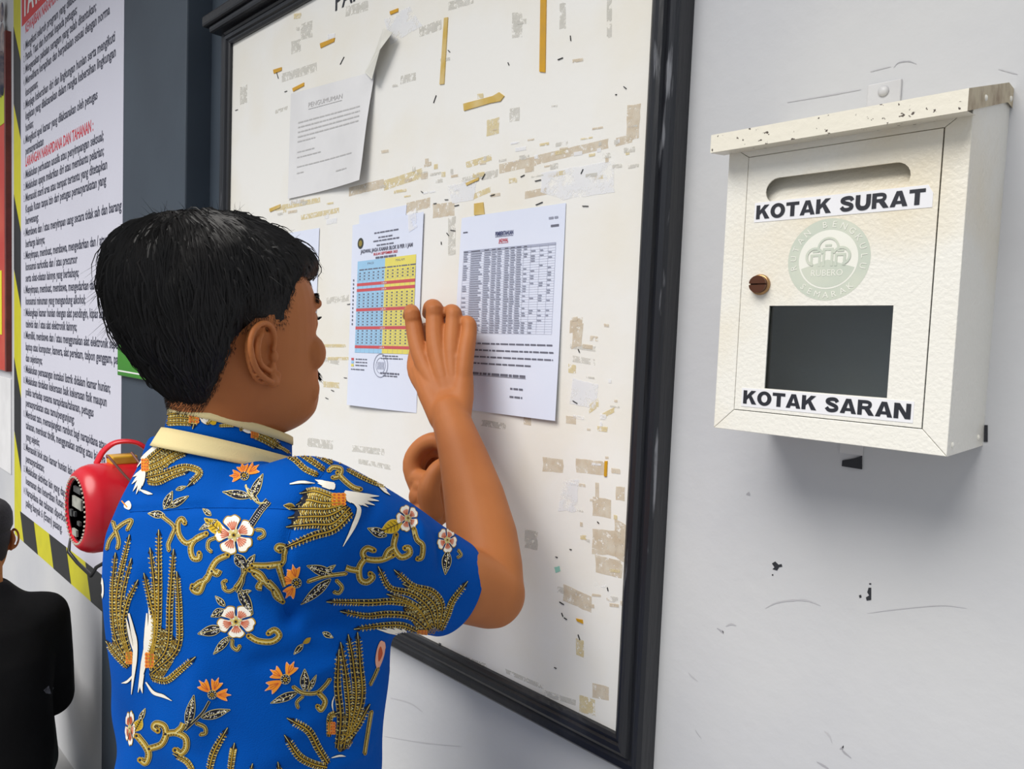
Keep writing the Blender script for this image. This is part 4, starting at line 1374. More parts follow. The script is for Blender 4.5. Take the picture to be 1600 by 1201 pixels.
rs = random.Random(3)
for s in (-1, 1):
    sp = []
    for k in range(170):
        t = rs.random()
        base = Vector((s * (.012 + .042 * t), .0985 - .022 * t * t, .0440 + .006 * math.sin(t * 2.6) + rs.uniform(-.004, .004)))
        d = Vector((s * .010, -.001 - .004 * t, .0025 - .004 * t)) * rs.uniform(.7, 1.2)
        sp.append(([HX(base), HX(base + d * .5 + Vector((0, .0015, 0))), HX(base + d)], .0006))
    strands(sp, 'eyebrow', m_hair, person)
for s in (-1, 1):
    sp = []
    for k in range(40):
        t = k / 39
        base = Vector((s * (.019 + .025 * t), .0955 - .013 * t * t, .0255))
        d = Vector((s * .002, .008, .0005 + .001 * rs.random()))
        sp.append(([HX(base), HX(base + d * .6 + Vector((0, 0, -.0008))), HX(base + d + Vector((0, 0, .001)))], .0004))
    strands(sp, 'eyelashes', m_hair, person)
sp = []
for k in range(420):
    t = rs.uniform(-1, 1)
    base = Vector((.027 * t, .1045 - .009 * t * t, -.031 - .007 * t * t + rs.uniform(-.004, .004)))
    d = Vector((.006 * t + rs.uniform(-.002, .002), .0025, -.007)) * rs.uniform(.7, 1.3)
    sp.append(([HX(base), HX(base + d * .5 + Vector((0, .001, 0))), HX(base + d)], .0005))
strands(sp, 'moustache', m_hair, person)

# ---------------- hair: thickness over the skull, then thousands of locks
# hairline on the side of the head in (y, z): hair where z is above the line
LINE = [(-.12, -.088), (-.085, -.086), (-.062, -.076), (-.050, -.050), (-.044, -.012), (-.038, .014), (-.016, .032), (.004, .034), (.012, .026), (.018, .028), (.026, .050), (.034, .068), (.05, .074), (.07, .070), (.095, .064), (.12, .062)]


def line_z(y):
    for a, b in zip(LINE, LINE[1:]):
        if a[0] <= y <= b[0]:
            return a[1] + (b[1] - a[1]) * (y - a[0]) / (b[0] - a[0])
    return LINE[0][1] if y < LINE[0][0] else LINE[-1][1]


THK = [(-.09, .004), (-.05, .007), (-.02, .012), (.02, .017), (.06, .020), (.09, .020), (.122, .018)]


def hair_h(p):
    """hair thickness at a skull point"""
    m = p.z - line_z(p.y)
    if m <= 0:
        return -0.004
    t = lerp_tab(THK, p.z)[0]
    back = max(0.0, min(1.0, (-p.y) / .09))
    side = abs(p.x) / .076
    t *= 0.62 + 0.70 * back * max(0.0, min(1.0, (p.z + .05) / .08)) + 0.22 * max(0, (p.z - .07) / .06)
    if p.y > -.03:                      # clipped short above the ears, long on top
        lowcut = max(0.0, min(1.0, (p.z - .035) / .045))
        t *= (0.12 + 0.88 * lowcut) if side > .6 else 1
    if p.y > .05:
        t = t * 0.9 + .010 * max(0, (p.y - .05) / .04)
    ramp = min(1.0, m / (.030 if p.y < .03 else .012))
    return t * ramp ** 0.75


NZ, NA = 84, 160
pz = [-.088 + (.1218 + .088) * i / (NZ - 1) for i in range(NZ)]
gv, gh = [], []
for i, z in enumerate(pz):
    for j in range(NA):
        p = head_pt(z, 2 * math.pi * j / NA)
        h = hair_h(p)
        cz = Vector((0, -.01, .03))
        n = (p - cz)
        n.z *= 0.9 if z > .03 else .25
        n.normalize()
        a = 2 * math.pi * j / NA
        lump = 1 + 0.07 * math.sin(9 * a + 3.1 * math.sin(z * 38)) + 0.06 * math.sin(17 * a - z * 70 + 1.3)
        gv.append(HX(p + n * (h * lump)))
        gh.append(h)
gf = []
for i in range(NZ - 1):
    for j in range(NA):
        k = (j + 1) % NA
        q = (i * NA + j, i * NA + k, (i + 1) * NA + k, (i + 1) * NA + j)
        if max(gh[x] for x in q) > -0.003:
            gf.append(q)
gf.append(tuple((NZ - 1) * NA + j for j in range(NA)))
hair_o = mk('hair', gv, gf, m_hair, person, True)

# locks lying along the surface, drawn from the crown down and forward
me = hair_o.data
bvh = BVHTree.FromPolygons([v.co.copy() for v in me.vertices], [tuple(p.vertices) for p in me.polygons])
crown = HX((0, -.045, .115))
sp = []
rs = random.Random(11)
for k in range(15000):
    a = rs.uniform(0, 2 * math.pi)
    z = rs.uniform(-.085, .121)
    p0 = head_pt(z, a)
    h = hair_h(p0)
    if h < .0012:
        continue
    hit = bvh.find_nearest(HX(p0 + (p0 - Vector((0, -.01, .03))).normalized() * h))
    p, nrm = hit[0].copy(), hit[1]
    if nrm.dot(p - hc) < 0:
        nrm = -nrm
    top = max(0.0, min(1.0, (p0.z - .055) / .05))
    fwd = max(0.0, min(1.0, (p0.y + .03) / .08))
    d0 = (p - crown).normalized() * .6 - hU * (1.0 - .8 * top * fwd) + hFd * (top * fwd * 1.0) + Vector((rs.uniform(-.28, .28), rs.uniform(-.28, .28), rs.uniform(-.2, .2)))
    L = min(.05, .006 + h * 1.5) * rs.uniform(.6, 1.25)
    n = 5
    pts = [p - nrm * .002]
    lift = rs.uniform(.0002, .0022) * (1 + (2.0 if rs.random() < .06 else 0)) * min(1, h / .012)
    if L < .012:
        lift *= .5
    for i in range(1, n + 1):
        d = d0 - nrm * d0.dot(nrm)
        if d.length < 1e-6:
            break
        d.normalize()
        p = p + d * (L / n)
        hit = bvh.find_nearest(p)
        nn = hit[1] if hit[1].dot(hit[0] - hc) > 0 else -hit[1]
        nrm = nn
        t = i / n
        pts.append(hit[0] + nn * (lift * math.sin(math.pi * min(1, t * .8 + .15)) + lift * .8 * t * t))
        p = hit[0].copy()
    if len(pts) > 2:
        sp.append((pts, rs.uniform(.0005, .0011)))
# stray hairs standing off the back of the crown and the fringe
for k in range(420):
    z = rs.uniform(.02, .12)
    a = rs.uniform(math.pi * .95, math.pi * 2.05) if rs.random() < .7 else rs.uniform(.2 * math.pi, .8 * math.pi)
    p0 = head_pt(z, a)
    h = hair_h(p0)
    if h < .008:
        continue
    n0 = (p0 - Vector((0, -.01, .03))).normalized()
    b = p0 + n0 * h * .95
    dn = Vector((rs.uniform(-.4, .4), rs.uniform(-.4, .4), -.7 if z < .1 else rs.uniform(-.3, .3)))
    L = rs.uniform(.008, .020)
    sp.append(([HX(b), HX(b + (n0 * .7 + dn * .5) * L * .5), HX(b + (n0 * .8 + dn * 1.3) * L)], .00022))
locks = strands(sp, 'hair_strands', m_hair, hair_o)
locks['kind'] = 'stuff'
# clipped hair fading into the skin round the ear and nape
bb = BVHTree.FromPolygons([Vector(v) for v in bv], bf)
sp = []
for k in range(34000):
    a = rs.uniform(-math.pi * .9, math.pi * .32)
    z = rs.uniform(-.095, .075)
    p0 = head_pt(z, a)
    m = p0.z - line_z(p0.y)
    if p0.y > .036:
        dens = 1 - abs(m) / .006
    else:
        dens = 1.05 - max(0, -m) / .016 if m < .02 else .8
    if rs.random() > dens or (m < 0 and p0.y > -.034 and p0.y < .022 and p0.z < .02):
        continue
    if abs(p0.x) > .04 and hair_h(p0) > .006:
        continue
    q = HX(p0)
    hit = bb.find_nearest(q)
    nn = hit[1] if hit[1].dot(hit[0] - hc) > 0 else -hit[1]
    if (hit[0] - q).length > .012:
        continue
    L = rs.uniform(.002, .0036)
    d = Vector((rs.uniform(-.3, .3), -.35 + rs.uniform(-.2, .2), -1)).normalized()
    e = hR * d.x + hFd * d.y + hU * d.z
    sp.append(([hit[0] - nn * .0005, hit[0] + nn * .0012 + e * L * .5, hit[0] + nn * .0018 + e * L], rs.uniform(.00012, .00026)))
fade = strands(sp, 'clipped_hair', m_stub, hair_o)
fade['kind'] = 'stuff'

# ------------------------------------------------------------------ shirt
sh = MB()
sh.ring([torso_ring(z) for z in [.76 + .02 * k for k in range(35)] if z <= 1.43])
# shoulders sloping from the neck out into the sleeves
SLM = P(598, 878, 0.785)
SLE = P(697, 915, 0.852)
SLX = SLE + (SLE - SLM).normalized() * .05
sh.tube([T(.05, -.02, 1.325), T(.085, -.017, 1.322), RSH], [.050, .058, .074], 32)
sh.tube([RSH, RSH.lerp(SLM, .5), SLM, SLM.lerp(SLE, .5), SLE, SLX], [.076, .074, .069, .062, .0565, .0545], 36)
LM = LSH.lerp(LEL, .5)
LE = LSH.lerp(LEL, .80)
sh.tube([LSH, LM, LE, LE + (LE - LM).normalized() * .05], [.060, .062, .058, .056], 28)
sv, se, sf = remesh(sh, 0.0042, 2, 0.5)
sv = relax(sv, se, 26, -0.5)
# folds: broad drapes, pulled diagonally at the armpit and waist
sme = bpy.data.meshes.new('shirt')
sme.from_pydata([tuple(v) for v in sv], [], sf)
sme.update()
nr = np.empty(len(sv) * 3)
sme.vertices.foreach_get('normal', nr)
nr = nr.reshape(-1, 3)
loc = sv - np.array(TC)
tx = loc @ np.array(tR)
tyy = loc @ np.array(tF)
tz = loc[:, 2]
def gauss(d, s):
    return np.exp(-(d / s) ** 2)
def fold(a, b, width, amp, power=1.0):
    """a soft ridge along the segment a-b"""
    a, b = np.array(a), np.array(b)
    ab = b - a
    t = np.clip(((sv - a) @ ab) / (ab @ ab), 0, 1)
    d = np.linalg.norm(sv - (a + t[:, None] * ab), axis=1)
    return amp * gauss(d, width) * np.sin(math.pi * np.clip(t, .02, .98)) ** power
disp = 0.0016 * np.sin(tx * 60 + 9 * np.sin(tz * 9)) * np.clip((1.3 - tz) / .3, 0, 1) + 0.0012 * np.sin(tz * 70 + tx * 30 + 3 * np.sin(tyy * 20)) * np.clip((1.25 - tz) / .25, .25, 1)
SURF = lambda px, py: P(px, py, 0.70)
bs = BVHTree.FromPolygons([Vector(v) for v in sv], sf)
def onshirt(px, py):
    d = (P(px, py, 1) - Vector(CAM)).normalized()
    h = bs.ray_cast(Vector(CAM), d)
    return h[0] if h[0] else P(px, py, .75)
for (a, b, w, am) in (((590, 1040), (440, 1150), .010, .005), ((590, 1100), (400, 1190), .012, .006), ((560, 1010), (470, 1060), .008, .004), ((520, 1000), (380, 1040), .010, -.004), ((585, 1160), (480, 1210), .010, .005),
                      ((448, 985), (470, 940), .008, -.006), ((470, 985), (560, 960), .009, -.004), ((590, 770), (560, 830), .008, -.003), ((660, 810), (600, 900), .012, .004), ((640, 800), (650, 850), .007, -.005),
                      ((200, 770), (290, 775), .010, -.004), ((230, 850), (200, 1000), .014, .004), ((320, 1000), (300, 1180), .016, .004), ((380, 760), (420, 720), .012, .003), ((680, 830), (690, 900), .008, -.004),
                      ((500, 980), (640, 985), .010, .004), ((480, 900), (560, 930), .014, .003)):
    A, B = onshirt(*a), onshirt(*b)
    disp = disp + fold(A, B, w, am * 1.5)
for line in ([(203, 798), (258, 796), (315, 792), (390, 793), (462, 795)], [(513, 729), (484, 763), (465, 795), (453, 828), (445, 870), (443, 909), (445, 948), (450, 963)]):
    q = [onshirt(*p) for p in line]
    g = np.zeros(len(sv))
    for A, B in zip(q, q[1:]):
        ab = np.array(B - A)
        t = np.clip(((sv - np.array(A)) @ ab) / (ab @ ab), 0, 1)
        g = np.maximum(g, gauss(np.linalg.norm(sv - (np.array(A) + t[:, None] * ab), axis=1), .0045))
    disp = disp - .0028 * g
sv = sv + nr * disp[:, None]
# cut neck, sleeve ends and hem open
bm = bmesh.new()
vv = [bm.verts.new(v) for v in sv]
for f in sf:
    bm.faces.new([vv[i] for i in f])
def cut(co, no):
    g = bm.verts[:] + bm.edges[:] + bm.faces[:]
    return g
def cut_local(co, no, ctr, rad):
    fs_ = [f for f in bm.faces if (f.calc_center_median() - Vector(ctr)).length < rad]
    es_ = {e for f in fs_ for e in f.edges}
    vs_ = {v for f in fs_ for v in f.verts}
    r = bmesh.ops.bisect_plane(bm, geom=list(vs_) + list(es_) + fs_, plane_co=co, plane_no=no, dist=1e-5)
    kill = [f for f in bm.faces if (f.calc_center_median() - Vector(ctr)).length < rad and (f.calc_center_median() - Vector(co)).dot(Vector(no)) > 0]
    bmesh.ops.delete(bm, geom=kill, context='FACES')
sd = (SLE - SLM).normalized()
cut_local(SLE, (sd + Vector((0.0, .0, 0.0))).normalized(), SLE + sd * .05, .16)
sl = (LE - LM).normalized()
cut_local(LE, sl, LE + sl * .05, .14)
cut_local((TC.x, TC.y, .80), (0, 0, -1), (TC.x, TC.y, .76), .32)
nc = T(CCX, CCY, CCZ - .006)
nno = Vector((0, 0, 1)) + tF * .25
cut_local(nc, nno.normalized(), nc + Vector((0, 0, .04)), .11)
bmesh.ops.delete(bm, geom=[v for v in bm.verts if not v.link_faces], context='VERTS')
me = bpy.data.meshes.new('shirt')
bm.to_mesh(me)
bm.free()
me.materials.append(m_blue)
me.polygons.foreach_set('use_smooth', [True] * len(me.polygons))
shirt = bpy.data.objects.new('shirt', me)
COL.objects.link(shirt)
shirt.parent = person
shirt.matrix_parent_inverse = Matrix.Translation(-person.location)
md = shirt.modifiers.new('thickness', 'SOLIDIFY')
md.thickness = 0.0015
md.offset = -1

# collar: printed stand with cream piping above and a cream band below
def collar_ring(h, grow):
    """h along the stand; ring open at the throat and dipping there"""
    pts = []
    for k in range(57):
        a = math.radians(98) + math.radians(344) * k / 56      # from the throat round the back
        c, s = math.cos(a), math.sin(a)
        x = (.0540 + grow) * c + CCX
        y = (.0560 + grow + .006 * max(0, s)) * s + CCY + h * .12
        z = CCZ - .018 + h - .0220 * (s + 1)
        pts.append(T(x, y, z))
    return pts
def band(hs, name, m):
    rings = [collar_ring(h, g) for h, g in hs]
    n = len(rings[0])
    mb = MB()
    mb.add([p for r in rings for p in r], [(i * n + j, i * n + j + 1, (i + 1) * n + j + 1, (i + 1) * n + j) for i in range(len(rings) - 1) for j in range(n - 1)])
    o = mb.build(name, m, shirt_parent, True)
    md = o.modifiers.new('thickness', 'SOLIDIFY')
    md.thickness = .002
    md.offset = -1
    return o
shirt_parent = person
c1 = band([(.003, .0190), (.007, .0172), (.014, .0140), (.021, .0105)], 'collar_band', m_creamcl)
c2 = band([(.016, .0082), (.026, .0066), (.038, .0052)], 'collar', m_blue)
c3 = band([(.036, .0066), (.040, .0064), (.0445, .0056), (.0455, .0040)], 'collar_piping', m_creamcl)
for o in (c1, c2, c3):
    o.parent = shirt
    o.matrix_parent_inverse = Matrix()
bpy.context.view_layer.update()

# trousers and shoes
mb = MB()
mb.ring([torso_ring(.86, -.006), torso_ring(.80, -.004), [v.copy() for v in torso_ring(.78, -.006)]])
for s in (-1, 1):
    mb.tube([T(s * .085, 0, .84), T(s * .092, .005, .48), T(s * .092, -.004, .10)], [.094, .078, .068], 24, caps=False)
tv, te, tf_ = remesh(mb, .008, 3)
mk('trousers', relax(tv, te, 6, -.5), tf_, m_trou, person, True)
for s in (-1, 1):
    q = MB()
    q.tube([T(s * .092, -.05, .042), T(s * .094, .02, .046), T(s * .098, .10, .038), T(s * .102, .165, .028)], [.040, .043, .038, .026], 18)
    for v in q.v:
        v.z = max(v.z, 0.0)
    q.build('shoe', m_shoe, person, True)

# ------------------------------------------------------------------ printed motifs of the shirt, laid on the cloth
def bvh_of(o):
    return BVHTree.FromPolygons([v.co.copy() for v in o.data.vertices], [tuple(p.vertices) for p in o.data.polygons])
B_SHIRT = bvh_of(shirt)
B_COLLAR = bvh_of(c2)
camv = Vector(CAM)


class Ink:
    """flat drawing in picture units; layers stack outward from the cloth"""
    def __init__(s, name):
        s.name, s.v, s.f, s.m, s.l = name, [], [], [], []

    def _add(s, vs, fs, m, lay):
        b = len(s.v)
        s.v += [(float(x), float(y)) for x, y in vs]
        s.l += [lay] * len(vs)
        s.f += [tuple(i + b for i in f) for f in fs]
        s.m += [m] * len(fs)

    def stroke(s, pts, w, m, lay, t0=1.0, t1=1.0, smooth=True):
        sp = [p[:2] for p in (spline(pts, 7) if smooth and len(pts) > 2 else pts)]
        q = [np.array(sp[0], float)]
        for p in sp[1:]:
            p = np.array(p, float)
            d = np.linalg.norm(p - q[-1])
            n = max(1, int(d / 4))
            a = q[-1]
            q += [a + (p - a) * (k + 1) / n for k in range(n)]
        vs = []
        N = len(q)
        for i, p in enumerate(q):
            d = q[min(i + 1, N - 1)] - q[max(i - 1, 0)]
            L = np.linalg.norm(d) or 1
            n = np.array([-d[1], d[0]]) / L
            t = i / (N - 1)
            k = w / 2 * ((t0 + (1 - t0) * min(1, t / .35)) * (t1 + (1 - t1) * min(1, (1 - t) / .35)))
            vs += [p - n * k, p, p + n * k]
        fs = []
        for i in range(N - 1):
            a = 3 * i
            fs += [(a, a + 1, a + 4, a + 3), (a + 1, a + 2, a + 5, a + 4)]
        s._add(vs, fs, m, lay)
        return q

    def blob(s, pts, m, lay, n=5):
        sp = spline(pts, n, True)
        c = sum(sp) / len(sp)
        k = len(sp)
        vs = [c] + [c + (p - c) * .5 for p in sp] + list(sp)
        fs = [(0, 1 + i, 1 + (i + 1) % k) for i in range(k)] + [(1 + i, 1 + k + i, 1 + k + (i + 1) % k, 1 + (i + 1) % k) for i in range(k)]
        s._add(vs, fs, m, lay)

    def dot(s, x, y, r, m, lay, n=7):
        s._add([(x + r * math.cos(2 * math.pi * k / n), y + r * math.sin(2 * math.pi * k / n)) for k in range(n)], [tuple(range(n))], m, lay)


MOTIFS = []
def ink(name):
    i = Ink(name)
    MOTIFS.append(i)
    return i


def scroll(pts, w, hook=None):
    i = ink('printed_scroll')
    for P_ in (pts,) + ((hook,) if hook else ()):
        i.stroke(P_, w + 2.6, PALE, 0)
        i.stroke(P_, w + 1.2, BLK, 1)
        q = i.stroke(P_, w - .6, GOLD, 2)
        i.stroke(P_, w * .28, PALE, 3)
        for k in range(2, len(q) - 2, 1):
            d = q[k + 1] - q[k - 1]
            L = np.linalg.norm(d) or 1
            n = np.array([-d[1], d[0]]) / L
            if k % 2 == 0:
                i.stroke([q[k] + n * w * .42, q[k] + n * w * .1], .7, BLK, 4, smooth=False)
    for e in (pts[0], pts[-1]):
        i.dot(e[0], e[1], w * .62, GOLD, 3)
        i.dot(e[0], e[1], w * .26, BLK, 4)


def feather(pts, w):
    i = ink('printed_feather')
    i.stroke(pts, w + 1.2, PALE, 0, .7, .5)
    q = i.stroke(pts, w, BLK, 1, .7, .5)
    i.stroke(pts, w * .24, GOLD, 3, .7, .5)
    for k in range(1, len(q) - 1):
        d = q[k + 1] - q[k - 1]
        L = np.linalg.norm(d) or 1
        d = d / L
        n = np.array([-d[1], d[0]])
        for sg in (-1, 1):
            a = q[k] + n * sg * w * .22
            b = q[k] + n * sg * w * .60 + d * 1.4
            i.stroke([a, b], 1.5, GOLD if k % 2 else PALE, 2, smooth=False)
    e = np.array(q[-1])
    d = e - np.array(q[max(-3, -len(q))])
    d /= (np.linalg.norm(d) or 1)
    n = np.array([-d[1], d[0]])
    i.blob([e - n * w * .45, e + d * w * .4 - n * w * .3, e + d * w * 1.1, e + d * w * .4 + n * w * .3, e + n * w * .45], BLK, 2)
    i.stroke([e, e + d * w], 1.0, PALE, 3, smooth=False)


def leaf(a, b, w, m=BLK, bend=0.0, vein=PALE):
    i = ink('printed_leaf')
    a, b = np.array(a, float), np.array(b, float)
    d = b - a
    L = np.linalg.norm(d)
    d /= L
    n = np.array([-d[1], d[0]])
    def at(t, k):
        return a + d * L * t + n * (k * w * .5 * math.sin(math.pi * min(1, max(0, t)) ** .8) + bend * L * math.sin(math.pi * t))
    def outline(g):
        return [at(t, 1) + n * g for t in (.12, .35, .6, .85)] + [b + d * g + n * 0] + [at(t, -1) - n * g for t in (.85, .6, .35, .12)] + [a - d * g]
    i.blob(outline(1.0), PALE, 0)
    i.blob(outline(0), m, 1)
    if m == BLK:
        r = random.Random(int(a[0] * 7 + b[1]))
        for k in range(int(L * w / 14)):
            t, kk = r.uniform(.1, .88), r.uniform(-.75, .75)
            p = at(t, kk)
            i.dot(p[0], p[1], .75, WHT, 3, 5)
        i.stroke([at(t, 0) for t in (.05, .35, .65, .95)], .9, PALE, 3)
    else:
        i.stroke([at(t, 0) for t in (.02, .35, .65, .95)], 1.0, BLK, 3)
        for t in (.2, .35, .5, .65, .8):
            for sg in (-1, 1):
                i.stroke([at(t, 0), at(t + .1, sg * .75)], .6, BLK, 3, smooth=False)


def flower(c, rx, ry=None, rot=0.0):
    i = ink('printed_flower')
    ry = ry or rx
    c = np.array(c, float)
    def at(r, a):
        return c + np.array([rx * r * math.cos(a), ry * r * math.sin(a)])
    for k in range(5):
        a = rot + 2 * math.pi * k / 5
        sh_ = [(.12, 0), (.55, -.50), (.86, -.52), (1.0, -.22), (.95, 0), (1.0, .22), (.86, .52), (.55, .50)]
        i.blob([at(r * 1.06, a + t * 1.06) for r, t in sh_], GOLD, 0)
        i.blob([at(r, a + t * .96) for r, t in sh_], WHT, 1)
        i.blob([at(.25 + r * .45, a + t * .8) for r, t in sh_], PNK, 2)
        for t in (-.34, -.17, 0, .17, .34):
            i.stroke([at(.28, a + t * .7), at(.6, a + t), at(.78 - abs(t) * .2, a + t * 1.05)], max(.7, rx * .032), RST, 3, 1, .2)
    for k in range(5):
        a = rot + .63 + 2 * math.pi * k / 5
        i.blob([at(.04, a), at(.2, a - .5), at(.36, a), at(.2, a + .5)], PALE, 4)
    i.dot(c[0], c[1], rx * .12, GOLD, 5, 9)
    i.dot(c[0], c[1], rx * .06, BLK, 6, 9)


def lily(c, petals, r):
    """three pointed orange petals round a dotted cup"""
    i = ink('printed_lily')
    c = np.array(c, float)
    for p in petals:
        p = np.array(p, float)
        d = p - c
        L = np.linalg.norm(d)
        d /= L
        n = np.array([-d[1], d[0]])
        tip = c + d * L * 1.45
        out = [c + d * L * .25, c + d * L * .7 + n * r * .55, c + d * L * 1.15 + n * r * .75, c + d * L * 1.05 + n * r * .25, tip, c + d * L * 1.05 - n * r * .25, c + d * L * 1.15 - n * r * .75, c + d * L * .7 - n * r * .55]
        i.blob([c + (q - c) * 1.07 for q in out], PNK, 0, 3)
        i.blob(out, ORG, 1, 3)
        for k in (-1, 0, 1):
            i.stroke([c + d * L * .5, c + d * L * .85 + n * r * .22 * k, c + d * L * 1.15 + n * r * .30 * k], .8, RST, 2)
    i.dot(c[0], c[1], r * .62, PALE, 2, 12)
    i.dot(c[0], c[1], r * .55, BLK, 3, 12)
    for k in range(9):
        i.dot(c[0] + r * .42 * math.cos(k * .7), c[1] + r * .42 * math.sin(k * .7), .8, WHT, 4, 5)
    i.dot(c[0], c[1], r * .26, GOLD, 4, 9)
    i.dot(c[0], c[1], r * .11, BLK, 5, 7)


def blades(root, tips, w):
    """white wing feathers fanning from a root"""
    i = ink('printed_wing')
    root = np.array(root, float)
    for k, t in enumerate(tips):
        t = np.array(t, float)
        m_ = (root + t) / 2 + np.array([0, w * .3])
        i.stroke([root, m_, t], w + 1.2, BLK, 0, .5, .2)
        i.stroke([root, m_, t], w, WHT, 1, .5, .1)


def plume(pts, w):
    i = ink('printed_wing')
    i.stroke(pts, w + 1.4, BLK, 0, .4, .2)
    i.stroke(pts, w, WHT, 1, .4, .1)


def patch_o(c, rx, ry):
    i = ink('printed_bird')
    c = np.array(c, float)
    for a in range(3):
        for b in range(4):
            p = c + np.array([(a - 1) * rx * .62, (b - 1.5) * ry * .52])
            i.blob([p + np.array([rx * .45 * math.cos(t), ry * .36 * math.sin(t)]) for t in (0, 1.05, 2.1, 3.14, 4.19, 5.24)], ORG, 2, 2)
            i.blob([p + np.array([rx * .2 * math.cos(t), ry * .16 * math.sin(t)]) for t in (0, 1.57, 3.14, 4.71)], RST, 3, 2)


Z3 = lambda *l: [(x / 2.307, 680 + y / 2.307) for x, y in l]
Z5 = lambda *l: [(140 + x / 4.003, 620 + y / 4.003) for x, y in l]
Z6 = lambda *l: [(140 + x / 3.333, 880 + y / 3.333) for x, y in l]
Z7 = lambda *l: [(420 + x / 3.336, 660 + y / 3.336) for x, y in l]
z3 = lambda x, y: Z3((x, y))[0]
z5 = lambda x, y: Z5((x, y))[0]
z6 = lambda x, y: Z6((x, y))[0]
z7 = lambda x, y: Z7((x, y))[0]

# --- bird on the left shoulder
for f in ([(350, 415), (430, 345), (520, 290), (620, 300), (725, 325)], [(360, 440), (450, 400), (540, 345), (630, 315)], [(355, 470), (450, 430), (520, 385), (600, 350)],
          [(360, 505), (460, 480), (580, 440), (660, 450), (690, 480), (640, 535)], [(365, 525), (430, 530), (520, 490), (600, 465)]):
    feather(Z5(*f), 9)
blades(z5(350, 440), Z5((275, 500), (268, 545), (275, 590), (295, 608), (315, 590), (335, 555)), 4.5)
plume(Z5((490, 262), (420, 310), (340, 380), (285, 460)), 6)
plume(Z5((320, 580), (360, 598), (398, 608)), 5)
patch_o(z5(352, 425), 6, 9)
i = ink('printed_bird'); i.blob(Z5((225, 665), (250, 650), (265, 680), (250, 705), (220, 690)), WHT, 1); i.stroke(Z5((205, 650), (240, 690)), 2, ORG, 2)
# --- dotted sprigs
leaf(z5(470, 700), z5(520, 590), 11)
leaf(z5(500, 690), z5(620, 620), 9)
leaf(z5(470, 740), z5(370, 730), 10)
leaf(z5(545, 580), z5(605, 560), 5)
scroll(Z5((455, 745), (530, 810), (515, 870), (495, 920), (500, 960)), 4)
# --- first lily and its stalk
lily(z5(972, 495), Z5((958, 442), (1030, 450), (908, 495)), 12)
leaf(z5(1010, 625), z5(835, 595), 12)
leaf(z5(1010, 640), z5(1085, 485), 12)
leaf(z5(1065, 670), z5(975, 560), 6)
i = ink('printed_stalk')
i.stroke(Z5((1120, 650), (1070, 710), (1010, 800)), 11, PALE, 0); i.stroke(Z5((1120, 650), (1070, 710), (1010, 800)), 9.5, BLK, 1)
for k in range(26):
    t = k / 25
    i.dot(*z5(1120 - 110 * t + (6 if k % 2 else -8), 655 + 145 * t), .8, WHT, 3, 5)
i.stroke(Z5((980, 550), (1000, 610), (1060, 660), (1110, 660)), 2.2, PALE, 1)
# --- big flower
flower(z5(910, 862), 30, 30, -.5)
leaf(z5(838, 850), z5(722, 760), 19, YEL)
leaf(z5(800, 770), z5(690, 830), 9)
leaf(z5(760, 740), z5(710, 700), 7)
scroll(Z5((600, 790), (580, 762), (555, 790), (562, 860), (605, 912), (660, 895), (735, 852)), 6)
scroll(Z5((735, 855), (670, 885), (635, 940), (648, 1005), (685, 1010), (690, 975)), 6.5)
scroll(Z5((870, 985), (800, 1020), (760, 1080), (735, 1140), (690, 1160), (645, 1195)), 7, Z5((760, 1075), (800, 1105), (815, 1080)))
scroll(Z5((1020, 1050), (1100, 1052), (1200, 1042)), 7, Z5((1180, 1050), (1205, 1130), (1225, 1180)))
scroll(Z5((1005, 1075), (1070, 1105), (1110, 1165), (1150, 1200)), 7)
scroll(Z5((1045, 830), (1085, 835), (1092, 865), (1060, 885)), 3.5)
scroll(Z5((790, 880), (748, 900), (742, 945), (765, 968)), 3.5)
leaf(z5(915, 985), z5(985, 1075), 16)
leaf(z5(985, 1060), z5(1035, 985), 9)
scroll(Z5((980, 1080), (945, 1150), (915, 1190)), 5)
scroll(Z5((850, 1195), (835, 1160), (860, 1145)), 3.5)
# --- left edge scroll
scroll(Z5((150, 780), (165, 830), (185, 900), (178, 945)), 4)
scroll(Z5((165, 830), (215, 790), (265, 772), (240, 830)), 4)
scroll(Z5((160, 850), (125, 900), (112, 950)), 3.5)
# --- pair of birds on the back
for f in ([(545, 830), (570, 700), (575, 540), (575, 360)], [(543, 825), (562, 700), (560, 550), (546, 425)], [(540, 815), (560, 690), (543, 590), (526, 515)], [(548, 840), (605, 760), (615, 600), (627, 430)],
          [(550, 855), (640, 770), (648, 640), (641, 510)], [(548, 872), (600, 882), (645, 850), (692, 810)]):
    feather(Z3(*f), 9)
for f in ([(468, 820), (418, 720), (408, 570), (418, 440)], [(470, 810), (432, 700), (425, 560), (466, 375)], [(472, 805), (440, 700), (442, 580), (472, 460)], [(474, 800), (448, 700), (458, 610), (492, 535)], [(462, 835), (420, 790), (390, 748)]):
    feather(Z3(*f), 8)
plume(Z3((541, 602), (545, 680), (528, 780), (500, 925)), 9)
plume(Z3((550, 640), (548, 720), (535, 790)), 5)
plume(Z3((532, 640), (528, 720), (520, 800)), 5)
plume(Z3((520, 860), (512, 900), (516, 928)), 4)
plume(Z3((466, 640), (480, 700), (490, 770), (476, 932)), 7)
plume(Z3((458, 660), (470, 720), (484, 780)), 4)
plume(Z3((528, 888), (555, 925), (590, 938), (622, 955)), 5)
plume(Z3((484, 860), (462, 885), (440, 892)), 3.5)
patch_o(z3(542, 808), 7, 11)
patch_o(z3(468, 800), 5, 9)
i = ink('printed_bird'); i.blob(Z3((355, 520), (372, 515), (376, 570), (362, 605), (356, 570)), WHT, 1); i.stroke(Z3((364, 530), (366, 590)), 2, PNK, 2)
